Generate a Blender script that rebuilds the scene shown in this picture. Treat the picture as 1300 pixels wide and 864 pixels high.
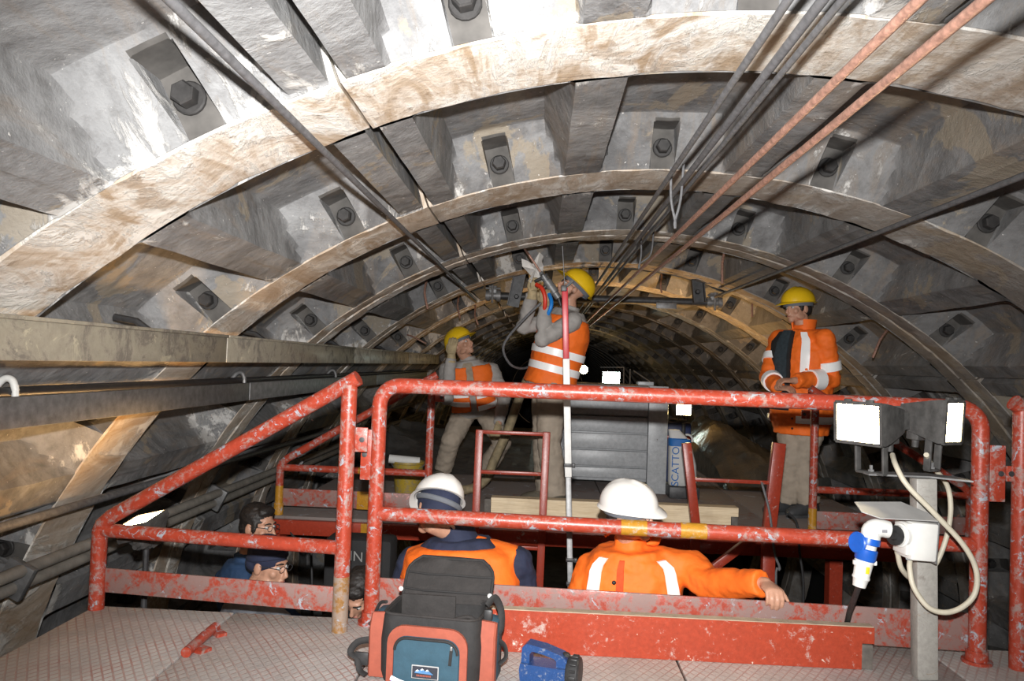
import bpy, bmesh, math, random
from mathutils import Vector, Matrix, noise
V = Vector
PI = math.pi
random.seed(7)
for o in list(bpy.data.objects):
    bpy.data.objects.remove(o)
scene = bpy.context.scene
COL = scene.collection

# ------------------------------------------------------------------ camera
F = 987.0                       # focal length in pixels of the 1300 x 864 frame
H = 1.1                         # lens height above the near deck
ROLL = math.radians(2.0)
_y = V((38 / F, -31 / F, -1)).normalized()          # tunnel axis seen from the lens
_z = V((math.sin(ROLL), math.cos(ROLL), 0)); _z -= _z.dot(_y) * _y; _z.normalize()
_x = _y.cross(_z)
M = Matrix((_x, _y, _z))        # world = M @ camera vector
cam_d = bpy.data.cameras.new('camera'); cam = bpy.data.objects.new('camera', cam_d); COL.objects.link(cam)
cam.matrix_world = Matrix.Translation((0, 0, H)) @ M.to_4x4()
cam_d.sensor_width = 36; cam_d.lens = F / 1300 * 36; cam_d.clip_start = 0.02; cam_d.clip_end = 200
scene.camera = cam

# ------------------------------------------------------------------ world, flash, exposure
w = bpy.data.worlds.new('tunnel_dark'); scene.world = w; w.use_nodes = True
w.node_tree.nodes['Background'].inputs[0].default_value = (1.0, 0.66, 0.38, 1)
w.node_tree.nodes['Background'].inputs[1].default_value = 0.022
fl_d = bpy.data.lights.new('camera_flash', 'SPOT')
fl_d.energy = 1030; fl_d.color = (1, 0.985, 0.97); fl_d.shadow_soft_size = 0.022
fl_d.spot_size = math.radians(94); fl_d.spot_blend = 1.0
fl = bpy.data.objects.new('camera_flash', fl_d); COL.objects.link(fl)
fl.location = V((0, 0.0, H)) + M @ V((0.0, 0.16, 0.0))
fl.rotation_euler = (M @ V((0.02, -0.05, -1))).to_track_quat('-Z', 'Y').to_euler()
scene.view_settings.view_transform = 'Standard'; scene.view_settings.look = 'None'
scene.view_settings.gamma = 1; scene.view_settings.use_curve_mapping = False
scene.view_settings.exposure = 0.0

# ------------------------------------------------------------------ helpers
def ray(u, v):
    return M @ V(((u - 650) / F, -(v - 432) / F, -1))
def P(u, v, Y):
    d = ray(u, v); p = d * (Y / d.y); p.z += H; return p
def vx(x, y, z): return V((x, y, z))

class MB:
    def __init__(s): s.v = []; s.f = []; s.m = []
    def add(s, vs, fs, m=0):
        n = len(s.v); s.v += [V(p) for p in vs]; s.f += [tuple(i + n for i in f) for f in fs]; s.m += [m] * len(fs); return s
    def box(s, c, size, rot=None, bev=0.0, m=0):
        c = V(c); hx, hy, hz = (V(size) / 2)[:]
        rot = rot or Matrix.Identity(3)
        if bev <= 0:
            vs = [c + rot @ V((x * hx, y * hy, z * hz)) for x in (-1, 1) for y in (-1, 1) for z in (-1, 1)]
            fs = [(0, 1, 3, 2), (4, 6, 7, 5), (0, 4, 5, 1), (2, 3, 7, 6), (0, 2, 6, 4), (1, 5, 7, 3)]
            return s.add(vs, fs, m)
        bm = bmesh.new(); bmesh.ops.create_cube(bm, size=1)
        for q in bm.verts: q.co = V((q.co.x * size[0], q.co.y * size[1], q.co.z * size[2]))
        bmesh.ops.bevel(bm, geom=bm.edges[:], offset=min(bev, min(size) * .45), segments=2, profile=.5, affect='EDGES')
        bm.verts.index_update()
        s.add([c + rot @ q.co for q in bm.verts], [[q.index for q in f.verts] for f in bm.faces], m); bm.free(); return s
    def bar(s, a, b, w_, h_, up=(0, 0, 1), bev=0.0, m=0):
        a = V(a); b = V(b); y = (b - a); L = y.length; y.normalize()
        x = y.cross(V(up)).normalized(); z = x.cross(y)
        return s.box((a + b) / 2, (w_, L, h_), Matrix((x, y, z)).transposed(), bev, m)
    def loft(s, rings, cap=True, m=0, closed=False):
        n = len(rings[0]); vs = [p for r in rings for p in r]; fs = []
        k = len(rings)
        for i in range(k if closed else k - 1):
            for j in range(n):
                a = i * n + j; b = i * n + (j + 1) % n; i2 = (i + 1) % k
                fs.append((a, b, i2 * n + (j + 1) % n, i2 * n + j))
        if cap and not closed:
            fs.append(tuple(reversed(range(n)))); fs.append(tuple(range((k - 1) * n, k * n)))
        return s.add(vs, fs, m)
    def tube(s, path, r, n=10, m=0, cap=True, ell=1.0, ref=None, rnd=False):
        path = [V(p) for p in path]; k = len(path)
        rr = r if isinstance(r, (list, tuple)) else [r] * k
        rr = list(rr)
        if rnd:                                     # rounded ends
            d0 = (path[0] - path[1]).normalized(); d1 = (path[-1] - path[-2]).normalized()
            path = [path[0] + d0 * rr[0] * .85, path[0] + d0 * rr[0] * .55] + path + [path[-1] + d1 * rr[-1] * .55, path[-1] + d1 * rr[-1] * .85]
            rr = [rr[0] * .45, rr[0] * .82] + rr + [rr[-1] * .82, rr[-1] * .45]; k = len(path)
        rings = []; up = None
        for i in range(k):
            t = (path[min(i + 1, k - 1)] - path[max(i - 1, 0)]).normalized()
            if up is None:
                up = V(ref) if ref else (V((0, 0, 1)) if abs(t.z) < .9 else V((0, 1, 0)))
            x = up.cross(t).normalized(); up = t.cross(x).normalized()
            rings.append([path[i] + x * (math.cos(2 * PI * j / n) * rr[i] * ell) + up * (math.sin(2 * PI * j / n) * rr[i]) for j in range(n)])
        return s.loft(rings, cap, m)
    def ell(s, c, rad, rot=None, n=14, k=9, m=0):
        c = V(c); rot = rot or Matrix.Identity(3); rings = []
        for i in range(k):
            ph = PI * (i + .35) / (k - .3)
            rings.append([c + rot @ V((rad[0] * math.sin(ph) * math.cos(2 * PI * j / n), rad[1] * math.sin(ph) * math.sin(2 * PI * j / n), rad[2] * math.cos(ph))) for j in range(n)])
        return s.loft(rings, True, m)
    def lathe(s, o, ax, prof, n=20, m=0, cap=True, ref=None):      # prof: (distance along axis, radius)
        o = V(o); ax = V(ax).normalized()
        r = V(ref) if ref else (V((0, 0, 1)) if abs(ax.z) < .9 else V((0, 1, 0)))
        x = r.cross(ax).normalized(); y = ax.cross(x)
        return s.loft([[o + ax * d + x * (math.cos(2 * PI * j / n) * q) + y * (math.sin(2 * PI * j / n) * q) for j in range(n)] for d, q in prof], cap, m)
    def prism(s, pts, ex, m=0):                     # polygon (3-D points) extruded by vector ex
        n = len(pts); ex = V(ex); pts = [V(p) for p in pts]
        vs = pts + [p + ex for p in pts]
        fs = [tuple(reversed(range(n))), tuple(range(n, 2 * n))] + [(i, (i + 1) % n, n + (i + 1) % n, n + i) for i in range(n)]
        return s.add(vs, fs, m)
    def mesh(s, name, off=V((0, 0, 0)), mats=(), sharp=38):
        me = bpy.data.meshes.new(name)
        me.from_pydata([p - off for p in s.v], [], s.f)
        for i, mm in enumerate(s.m): me.polygons[i].material_index = mm
        for mt in mats: me.materials.append(mt)
        finish(me, sharp); return me
    def build(s, name, mat, parent=None, sharp=38):
        mats = mat if isinstance(mat, (list, tuple)) else [mat]
        if parent is not None:
            off = V(parent.get('_o', (0, 0, 0)))
        else:
            lo = [min(p[i] for p in s.v) for i in range(3)]; hi = [max(p[i] for p in s.v) for i in range(3)]
            off = V(((lo[0] + hi[0]) / 2, (lo[1] + hi[1]) / 2, lo[2]))
        o = bpy.data.objects.new(name, s.mesh(name, off, mats, sharp)); COL.objects.link(o)
        o['_o'] = off[:]
        if parent is not None: o.parent = parent
        else: o.location = off
        return o

def finish(me, sharp=38):
    bm = bmesh.new(); bm.from_mesh(me)
    bmesh.ops.recalc_face_normals(bm, faces=bm.faces[:])
    lim = math.radians(sharp)
    for e in bm.edges:
        if len(e.link_faces) == 2: e.smooth = e.calc_face_angle(0) < lim
    for f in bm.faces: f.smooth = True
    bm.to_mesh(me); bm.free()

def tag(o, label=None, cat=None, group=None, kind=None):
    if label: o['label'] = label
    if cat: o['category'] = cat
    if group: o['group'] = group
    if kind: o['kind'] = kind
    return o
def thing(name, label, cat, loc=(0, 0, 0), group=None):
    o = bpy.data.objects.new(name, None); COL.objects.link(o); o.empty_display_size = .1
    o.location = loc; o['_o'] = V(loc)[:]
    return tag(o, label, cat, group)
def arc(c, a0, a1, r, n, X, Y_):
    return [V(c) + V(X) * (math.cos(a0 + (a1 - a0) * i / n) * r) + V(Y_) * (math.sin(a0 + (a1 - a0) * i / n) * r) for i in range(n + 1)]
def curve_pts(pts, n=6):                            # Catmull-Rom through the points
    pts = [V(p) for p in pts]; out = []
    q = [pts[0] * 2 - pts[1]] + pts + [pts[-1] * 2 - pts[-2]]
    for i in range(1, len(q) - 2):
        for k in range(n):
            t = k / n; a, b, c, d = q[i - 1], q[i], q[i + 1], q[i + 2]
            out.append(.5 * ((2 * b) + (c - a) * t + (2 * a - 5 * b + 4 * c - d) * t * t + (3 * b - a - 3 * c + d) * t ** 3))
    return out + [pts[-1]]
def text_mesh(name, s, size, origin, xd, yd, mat, parent, ext=.0008, align='CENTER'):
    cu = bpy.data.curves.new(name, 'FONT'); cu.body = s; cu.size = size; cu.extrude = ext; cu.align_x = align; cu.align_y = 'CENTER'
    to = bpy.data.objects.new(name, cu); COL.objects.link(to)
    dg = bpy.context.evaluated_depsgraph_get(); me = bpy.data.meshes.new_from_object(to.evaluated_get(dg))
    bpy.data.objects.remove(to)
    xd = V(xd).normalized(); yd = V(yd).normalized(); zd = xd.cross(yd)
    mt = Matrix((xd, yd, zd)).transposed().to_4x4(); mt.translation = V(origin) - V(parent.get('_o', (0, 0, 0)))
    me.transform(mt); me.materials.clear(); me.materials.append(mat)
    o = bpy.data.objects.new(name, me); COL.objects.link(o); o.parent = parent; return o

# ------------------------------------------------------------------ materials
MATS = {}
def nd(t, k, **kw):
    n = t.nodes.new(k)
    for a, b in kw.items(): setattr(n, a, b)
    return n
class NT:
    def __init__(s, name):
        s.m = bpy.data.materials.new(name); s.m.use_nodes = True; s.t = s.m.node_tree
        s.b = s.t.nodes['Principled BSDF']; s.coord = None; MATS[name] = s.m
    def pos(s, world=False):
        if world: return nd(s.t, 'ShaderNodeNewGeometry').outputs['Position']
        if not s.coord: s.coord = nd(s.t, 'ShaderNodeTexCoord')
        return s.coord.outputs['Object']
    def mapv(s, vec, scale=(1, 1, 1), rot=(0, 0, 0), loc=(0, 0, 0)):
        n = nd(s.t, 'ShaderNodeMapping'); s.t.links.new(vec, n.inputs[0])
        n.inputs['Scale'].default_value = scale; n.inputs['Rotation'].default_value = rot; n.inputs['Location'].default_value = loc
        return n.outputs[0]
    def noise(s, vec, scale, detail=5, rough=.6, dist=0):
        n = nd(s.t, 'ShaderNodeTexNoise'); s.t.links.new(vec, n.inputs['Vector'])
        n.inputs['Scale'].default_value = scale; n.inputs['Detail'].default_value = detail
        n.inputs['Roughness'].default_value = rough; n.inputs['Distortion'].default_value = dist
        return n.outputs['Fac']
    def ramp(s, fac, stops, interp='LINEAR'):
        n = nd(s.t, 'ShaderNodeValToRGB'); s.t.links.new(fac, n.inputs[0]); n.color_ramp.interpolation = interp
        e = n.color_ramp.elements
        while len(e) < len(stops): e.new(.5)
        for i, (p, c) in enumerate(stops):
            e[i].position = p; e[i].color = (*c, 1) if isinstance(c, tuple) else (c, c, c, 1)
        return n.outputs[0]
    def mix(s, fac, a, b, mode='MIX'):
        n = nd(s.t, 'ShaderNodeMix', data_type='RGBA', blend_type=mode)
        for val, i in ((fac, 0), (a, 6), (b, 7)):
            if hasattr(val, 'links'): s.t.links.new(val, n.inputs[i])
            else: n.inputs[i].default_value = val if i == 0 else (*val, 1)
        return n.outputs[2]
    def math(s, op, a, b=0.0):
        n = nd(s.t, 'ShaderNodeMath', operation=op)
        for i, val in enumerate((a, b)):
            if hasattr(val, 'links'): s.t.links.new(val, n.inputs[i])
            else: n.inputs[i].default_value = val
        return n.outputs[0]
    def col(s, c):
        if hasattr(c, 'links'): s.t.links.new(c, s.b.inputs['Base Color'])
        else: s.b.inputs['Base Color'].default_value = (*c, 1)
        return s
    def set(s, rough=.6, metal=0, spec=.5):
        for k, val in (('Roughness', rough), ('Metallic', metal), ('Specular IOR Level', spec)):
            if hasattr(val, 'links'): s.t.links.new(val, s.b.inputs[k])
            else: s.b.inputs[k].default_value = val
        return s
    def bump(s, h, strength=.4, dist=.01):
        n = nd(s.t, 'ShaderNodeBump'); s.t.links.new(h, n.inputs['Height'])
        n.inputs['Strength'].default_value = strength; n.inputs['Distance'].default_value = dist
        s.t.links.new(n.outputs[0], s.b.inputs['Normal']); return s

def simple(name, c, rough=.6, metal=0, var=.25, scale=30, bump=.15, bdist=.003, spec=.5):
    n = NT(name); p = n.pos(); f = n.noise(p, scale, 4)
    n.col(n.mix(n.ramp(f, [(.3, 0.0), (.7, 1.0)]), tuple(x * (1 - var) for x in c), tuple(min(1, x * (1 + var * .6)) for x in c))).set(rough, metal, spec)
    n.bump(f, bump, bdist); return n.m
def worn(name, paint, dust=(.42, .38, .34), amt=.5, rough=.55, scale=9, metal_c=(.33, .36, .40), wear=.06):
    """chipped paint: paint, patches of cement dust, scratches down to bare metal"""
    n = NT(name); p = n.pos()
    a = n.noise(p, scale * 1.5, 10, .74, .8); b = n.noise(p, scale * 6, 6, .75); c = n.noise(n.mapv(p, loc=(3, 7, 1)), scale * 2.2, 8, .72, .8)
    base = n.mix(n.ramp(b, [(.3, 0.0), (.75, 1.0)]), tuple(x * .72 for x in paint), tuple(min(1, x * 1.12) for x in paint))
    d = n.ramp(n.math('ADD', n.math('MULTIPLY', a, .62), n.math('MULTIPLY', b, .38)), [(.60 - .2 * amt, 0.0), (.68 - .2 * amt, 1.0)])
    base = n.mix(n.math('MULTIPLY', d, .8), base, dust)
    mt = n.ramp(c, [(.66 - wear, 0.0), (.70 - wear, 1.0)])
    base = n.mix(mt, base, metal_c)
    n.col(base).set(n.math('ADD', n.math('MULTIPLY', d, .3), rough - .22), 0, .5)
    n.bump(n.math('ADD', n.math('MULTIPLY', b, .5), c), .35, .003); return n.m
def emis(name, c, strength):
    n = NT(name); n.col((0, 0, 0)); n.b.inputs['Emission Color'].default_value = (*c, 1); n.b.inputs['Emission Strength'].default_value = strength
    return n.m

def lining(name, seed, band=0.0, white=.5):
    """cast lining: grey and sooty; hard-edged beige seepage; white lime, thickest along the ring joints; band = lime crust on the arch ribs"""
    n = NT(name); p = n.pos(True)
    q = n.mapv(p, loc=(seed, seed * 2.3, 0))
    big = n.noise(q, .55, 4, .55, .3); mid = n.noise(q, 2.3, 8, .65, .8); fine = n.noise(q, 16, 6, .72); streak = n.noise(n.mapv(q, (4.2, .95, 1.5)), 1.7, 9, .7, 1.5)
    patch = n.noise(n.mapv(q, (1.5, 1, 1), loc=(9, 4, 2)), 1.5, 10, .62, .5)
    xyz = nd(n.t, 'ShaderNodeSeparateXYZ'); n.t.links.new(p, xyz.inputs[0])
    # distance from the nearest ring joint
    ph = n.math('FRACT', n.math('ADD', n.math('DIVIDE', n.math('SUBTRACT', xyz.outputs[1], (1.835 - .16) * 1.4), 1.232 * 1.4), .5))
    jd = n.math('ABSOLUTE', n.math('SUBTRACT', ph, .5))
    jw = nd(n.t, 'ShaderNodeMapRange'); n.t.links.new(jd, jw.inputs[0]); jw.inputs[1].default_value = .14; jw.inputs[2].default_value = .27; jw.inputs[3].default_value = 1; jw.inputs[4].default_value = 0
    side = nd(n.t, 'ShaderNodeMapRange'); n.t.links.new(n.math('ADD', xyz.outputs[0], n.math('MULTIPLY', big, 2.2)), side.inputs[0])
    side.inputs[1].default_value = 1.3; side.inputs[2].default_value = 3.4; side.inputs[3].default_value = 1; side.inputs[4].default_value = 0
    SD = side.outputs[0]                                # 1 on the wet left of the bore, 0 on the sooty right
    g = n.mix(n.ramp(mid, [(.32, 0.0), (.68, 1.0)]), (.13, .13, .132), (.365, .368, .37))
    g = n.mix(n.math('MULTIPLY', n.math('SUBTRACT', 1.0, SD), .45), g, (.15, .145, .14))
    g = n.mix(n.math('MULTIPLY', n.ramp(fine, [(.48, 0.0), (.66, 1.0)]), .38), g, (.085, .08, .076))
    so = n.ramp(n.noise(n.mapv(q, loc=(2, 8, 5)), 1.1, 8, .66, .9), [(.56, 0.0), (.64, 1.0)])
    g = n.mix(n.math('MULTIPLY', so, .55), g, (.085, .08, .078))
    br = n.ramp(patch, [(.575, 0.0), (.592, 1.0)])
    g = n.mix(n.math('MULTIPLY', br, .62), g, (.36, .30, .215))
    br2 = n.ramp(n.math('ADD', n.math('MULTIPLY', streak, .6), n.math('MULTIPLY', big, .4)), [(.52, 0.0), (.62, 1.0)])
    g = n.mix(n.math('MULTIPLY', br2, .42), g, (.30, .23, .165))
    lime = n.math('ADD', n.math('ADD', n.math('MULTIPLY', mid, .5), n.math('MULTIPLY', streak, .5)), n.math('MULTIPLY', n.math('MULTIPLY', jw.outputs[0], n.math('ADD', n.math('MULTIPLY', SD, .8), .2)), .085))
    ef = n.ramp(lime, [(.60, 0.0), (.635, 1.0)])
    g = n.mix(n.math('MULTIPLY', ef, .85), g, (.66, .65, .625))
    sp = n.ramp(n.noise(n.mapv(q, loc=(5, 1, 8)), 48, 3, .6), [(.69, 0.0), (.73, 1.0)])
    g = n.mix(n.math('MULTIPLY', sp, .7), g, (.78, .76, .73))
    if band > 0:
        crust = n.mix(n.ramp(streak, [(.36, 0.0), (.60, 1.0)]), (.46, .345, .235) if white > .5 else (.47, .37, .29), (.72, .64, .55))
        crust = n.mix(n.ramp(n.math('ADD', n.math('MULTIPLY', mid, .6), n.math('MULTIPLY', streak, .4)), [(.56 - .1 * white, 0.0), (.64 - .1 * white, 1.0)]), crust, (.88, .85, .79))
        crust = n.mix(n.math('MULTIPLY', n.ramp(fine, [(.60, 0.0), (.68, 1.0)]), .55), crust, (.24, .155, .09))
        crust = n.mix(n.math('MULTIPLY', n.ramp(patch, [(.60, 0.0), (.63, 1.0)]), .6), crust, (.36, .24, .14))
        bw = n.math('MULTIPLY', n.math('ADD', n.math('MULTIPLY', SD, .72), .28), band)
        g = n.mix(bw, g, crust)
    n.col(g).set(.78, 0, .35)
    hgt = n.math('ADD', n.math('ADD', n.math('MULTIPLY', mid, .8), n.math('MULTIPLY', fine, .35)), n.math('MULTIPLY', ef, .25))
    n.bump(hgt, .7, .028)
    return n.m

m_panel = lining('lining_grey', 1.7)
m_rib0 = lining('lime_crusted_rib', 4.1, .97, 1.0)
m_rib = lining('dusty_rib', 8.3, .90, .55)
m_pocket_shade = simple('grimy_shaded_recess', (.115, .108, .10), .85, 0, .5, 9)  # shade inside the bolt pockets, painted in as a dark dirt tone
m_bolt = simple('sooty_bolt', (.05, .048, .047), .6, .3, .4, 40)
m_red = worn('worn_red_paint', (.385, .052, .026), dust=(.27, .235, .215), amt=.46, wear=.08)
m_toe = worn('dusty_red_toe_board', (.37, .06, .035), dust=(.205, .165, .15), amt=.80, wear=.05, scale=7)
m_red_clean = worn('red_paint', (.34, .042, .020), amt=.12, wear=.02)
m_redplank = worn('red_painted_wood', (.36, .050, .022), amt=.20, wear=.03, metal_c=(.7, .6, .5))
m_yellow = worn('worn_yellow_paint', (.46, .22, .02), amt=.3)
m_dark = simple('black_void', (.012, .012, .012), .9)
m_steel = simple('dull_galvanised_steel', (.22, .22, .22), .5, .4, .35, 25)
m_dsteel = simple('dark_steel', (.06, .06, .062), .5, .4, .4, 25)
m_cable = simple('grey_cable', (.13, .13, .135), .55, 0, .4, 40)
m_bcable = simple('black_cable', (.025, .025, .026), .5, 0, .4, 40)
m_copper = simple('copper_wire', (.40, .225, .17), .45, .35, .45, 70)
m_white = simple('white_plastic', (.72, .72, .69), .4, 0, .06, 15)
m_cream = simple('cream_cable_sheath', (.52, .48, .38), .5, 0, .12, 20)
m_blue = simple('blue_plastic', (.012, .10, .48), .35, 0, .2, 15)
m_retro = simple('reflective_tape', (.97, .97, .96), .35, 0, .02, 60, .05)
m_orange = simple('hi_vis_orange', (.93, .165, .012), .7, 0, .16, 7, .5, .02)
m_skin = simple('skin', (.50, .27, .18), .5, 0, .12, 40, .1)
m_wood = NT('pale_timber')
_n = m_wood; _p = _n.pos(); _g = _n.noise(_n.mapv(_p, (1.2, 14, 26)), 5, 6, .6, .6); _k = _n.noise(_p, 5, 3)
_n.col(_n.mix(_n.math('MULTIPLY', _n.ramp(_k, [(.5, 0.0), (.75, 1.0)]), .35), _n.mix(_n.ramp(_g, [(.35, 0.0), (.65, 1.0)]), (.58, .45, .28), (.74, .61, .42)), (.25, .17, .1))).set(.7).bump(_g, .2, .003)
m_wood = _n.m
_n = NT('dusty_tread_plate'); _p = _n.pos()
def _grid(ang, sc, wdt):
    wv = nd(_n.t, 'ShaderNodeTexWave', wave_type='BANDS', bands_direction='X', wave_profile='SIN')
    _n.t.links.new(_n.mapv(_p, rot=(0, 0, math.radians(ang))), wv.inputs['Vector']); wv.inputs['Scale'].default_value = sc
    wv.inputs['Distortion'].default_value = .25; wv.inputs['Detail'].default_value = 1
    return _n.ramp(wv.outputs['Fac'], [(1 - wdt, 0.0), (1 - wdt * .4, 1.0)])
_l = _n.math('MAXIMUM', _grid(33, 10.0, .12), _grid(-33, 10.0, .12))
_a = _n.noise(_p, 2.3, 7, .65, .4); _b = _n.noise(_p, 45, 5, .7); _c = _n.noise(_p, 8, 5, .6)
_d = _n.mix(_n.ramp(_c, [(.3, 0.0), (.7, 1.0)]), (.47, .45, .43), (.62, .60, .575))
_d = _n.mix(_n.math('MULTIPLY', _n.ramp(_b, [(.5, 0.0), (.8, 1.0)]), .3), _d, (.7, .68, .65))
_w = _n.math('MULTIPLY', _n.ramp(_a, [(.42, 0.35), (.62, 1.0)]), _n.ramp(_c, [(.35, 0.25), (.6, 1.0)]))
_n.col(_n.mix(_n.math('MULTIPLY', _l, _n.math('MULTIPLY', _w, .6)), _n.mix(_n.math('MULTIPLY', _n.ramp(_a, [(.58, 0.0), (.75, 1.0)]), .22), _d, (.42, .17, .12)), (.40, .11, .07)))
_n.set(.8, 0, .3).bump(_n.math('SUBTRACT', _b, _l), .5, .004)
m_deck = _n.m
m_deckB = worn('muddy_deck', (.20, .085, .06), dust=(.20, .19, .18), amt=1.1, rough=.75, scale=4)

# ------------------------------------------------------------------ the tunnel lining
RT = 3.5; AX, AZ = .1774 * RT, H - .7186 * RT         # inner radius at the ribs, tunnel axis
K = RT / 2.5                                        # the castings are modelled at 2.5 m radius and scaled about the camera to the bore's radius
R = 2.5; PITCH = 1.232; Y0 = 1.835; RW = .32        # far edge of the first rib in view, rib width (casting units)
LC = PITCH - RW                                     # coffer length
DA = 2 * PI / 28; A0 = math.radians(-13.9)
def polar(r, a, y): return V((AX + r * K * math.sin(a), y * K, AZ + r * K * math.cos(a)))
roots = {}
for nm in ('ceiling', 'wall_left', 'wall_right'):
    o = bpy.data.objects.new(nm, None); COL.objects.link(o); o.location = (AX, 0, AZ); o.scale = (K, K, K); o['kind'] = 'structure'; roots[nm] = o
roots['ceiling']['label'] = 'arched crown of a ribbed tunnel lining with bolted coffers'
roots['wall_left']['label'] = 'left haunch of the ribbed tunnel lining'
roots['wall_right']['label'] = 'right haunch of the ribbed tunnel lining'
def root_for(a):
    a = math.degrees(a)
    return roots['ceiling'] if abs(a) < 51 else roots['wall_left' if a < 0 else 'wall_right']

def panel_mesh(name, seed, jl, jr, fin):
    """one coffer as a height field over (arc, length); jl / jr: segment joint on that side"""
    ha = DA * R / 2; hl = .10 if jl else .062; hr = .10 if jr else .062
    D = .165; dr = .05
    xs = [-ha, -ha + .008, -ha + .018, -ha + hl - .03, -ha + hl, -ha + hl + .012, -ha + hl + dr * .6, -ha + hl + dr, -.12, -.052, -.043, -.039, -.0345, -.028, -.018, -.006, .006, .018, .028, .0345, .039, .043, .052, .12, ha - hr - dr, ha - hr - dr * .6, ha - hr - .012, ha - hr, ha - hr + .03, ha - .018, ha - .008, ha]
    ys = [0, .03, .06, .16, .27, .38, .5, .6, .68, LC - .20, LC - .17, LC - .15, LC - .145, LC - .139, LC - .132, LC - .122, LC - .11, LC - .10, LC - .08, LC - .06, LC - .04, LC - .02, LC - .008, LC]
    g = []
    for y in ys:
        row = []
        for x in xs:
            side = min((x - (-ha + hl)) / dr, ((ha - hr) - x) / dr)
            d = min(D * side, D * (y / .06 + .02), D * (LC - y) / .15 + .004)
            # bolt channel in the end wall
            yy = LC - y
            half = .0395 if yy < .1105 else (.0348 if yy < .1235 else .0285)
            if abs(x) < half and .007 < yy < .1325: d = max(d, D * .86)
            d = max(0, min(D, d))
            if jl and x < -ha + .013: d = .13 if x < -ha + .001 or x < -ha + .009 else d
            if jr and x > ha - .013: d = .13 if x > ha - .009 else d
            nz = noise.noise(V((x * 7 + seed, y * 6, seed * 3.1))) * .006 + noise.noise(V((x * 25, y * 22 + seed, seed))) * .0025
            edge = abs(x) > ha - 1e-4 or y in (0, ys[-1])
            row.append(V((x, y, R + d + (0 if edge else nz))))
        g.append(row)
    vs = []; fs = []; nx = len(xs)
    for row in g:
        for q in row:
            a = q.x / R; vs.append(V((q.z * math.sin(a), q.y, q.z * math.cos(a))))
    for i in range(len(ys) - 1):
        for j in range(nx - 1): fs.append((i * nx + j, i * nx + j + 1, (i + 1) * nx + j + 1, (i + 1) * nx + j))
    mb = MB()
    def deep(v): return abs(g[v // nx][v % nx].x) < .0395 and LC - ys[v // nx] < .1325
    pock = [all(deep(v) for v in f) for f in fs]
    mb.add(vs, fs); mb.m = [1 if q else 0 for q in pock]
    if fin:                                         # cast gusset beside the rib
        for sx in fin:
            x0 = sx * (ha - .062 - .05); a0 = x0 / R; a1 = (x0 - sx * .055) / R; th = .010
            def q(r, a, y): return V((r * math.sin(a), y, r * math.cos(a)))
            mb.prism([q(R + D + .01, a0, LC - .17), q(R + .055, a0 + sx * .012, LC - .12), q(R + .03, a0 + sx * .012, LC - .03), q(R + D + .01, a1, LC - .02)], (sx * th, 0, 0))
    return mb.mesh(name, V((0, 0, 0)), [m_panel, m_pocket_shade], 30)
def bolt_mesh():
    mb = MB()
    o = V((0, LC - .012, R + .075))
    mb.lathe(o, (0, -1, 0), [(0, .034), (.006, .034), (.009, .031), (.009, .024)], 16)
    hexr = [(0, .025), (.026, .025), (.031, .021)]
    mb.lathe(o - V((0, .012, 0)), (0, -1, 0), hexr, 6)
    return mb.mesh('bolt', V((0, 0, 0)), [m_bolt], 30)
def rib_mesh(name, y0, y1, seed, mat):
    """an arch-rib casting five coffers long, y from y0 to y1"""
    na = 90; a0, a1 = -2.5 * DA + .0014, 2.5 * DA - .0014
    rings = []
    for i in range(na + 1):
        a = a0 + (a1 - a0) * i / na; ring = []
        w_ = y1 - y0
        for (t, dr) in ((0, .19), (0, .02), (.012 / w_, .0015), (.25, 0), (.5, 0), (.75, 0), (1 - .012 / w_, .0015), (1, .02), (1, .19)):
            y = y0 + t * w_
            e = noise.noise(V((a * 26, t * 3 + seed, seed * 2)))
            e2 = noise.noise(V((a * 90, t * 9, seed)))
            if t in (0, 1): y += (1 if t == 0 else -1) * (.002 + .016 * max(0, noise.noise(V((a * 45, t * 5, seed + 4)))) + .006 * max(0, noise.noise(V((a * 170, t * 5, seed + 6)))))
            r = R + dr + (e * .006 + e2 * .003 if dr < .1 else 0)
            ring.append(V((r * math.sin(a), y, r * math.cos(a))))
        rings.append(ring)
    return MB().loft(rings, True).mesh(name, V((0, 0, 0)), [mat], 16)

JOINT = {0, 5, -5, 10, -10}                          # joints lie on the left edge of these coffers (k + 1)
pm = {}
bm_ = bolt_mesh()
rows = list(range(-9, 9))
def place(name, me, a, y, parent):
    o = bpy.data.objects.new(name, me); COL.objects.link(o); o.parent = parent
    o.location = (0, y, 0); o.rotation_euler = (0, a, 0); return o
NR = 16
for ring in range(-1, NR - 1):
    yb = Y0 + ring * PITCH                           # far edge of rib -> start of coffer
    for k in rows:
        a = A0 + k * DA
        jl, jr = (k in JOINT), (k + 1) in JOINT
        key = (jl, jr, (k * 5 + ring * 3) % 3)
        if key not in pm:
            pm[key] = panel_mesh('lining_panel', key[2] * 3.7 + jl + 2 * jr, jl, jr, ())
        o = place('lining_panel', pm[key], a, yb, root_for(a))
        if ring < 8 and -8 < k < 8:
            b = bpy.data.objects.new('bolt', bm_); COL.objects.link(b); b.parent = o
ribs = {}
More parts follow.
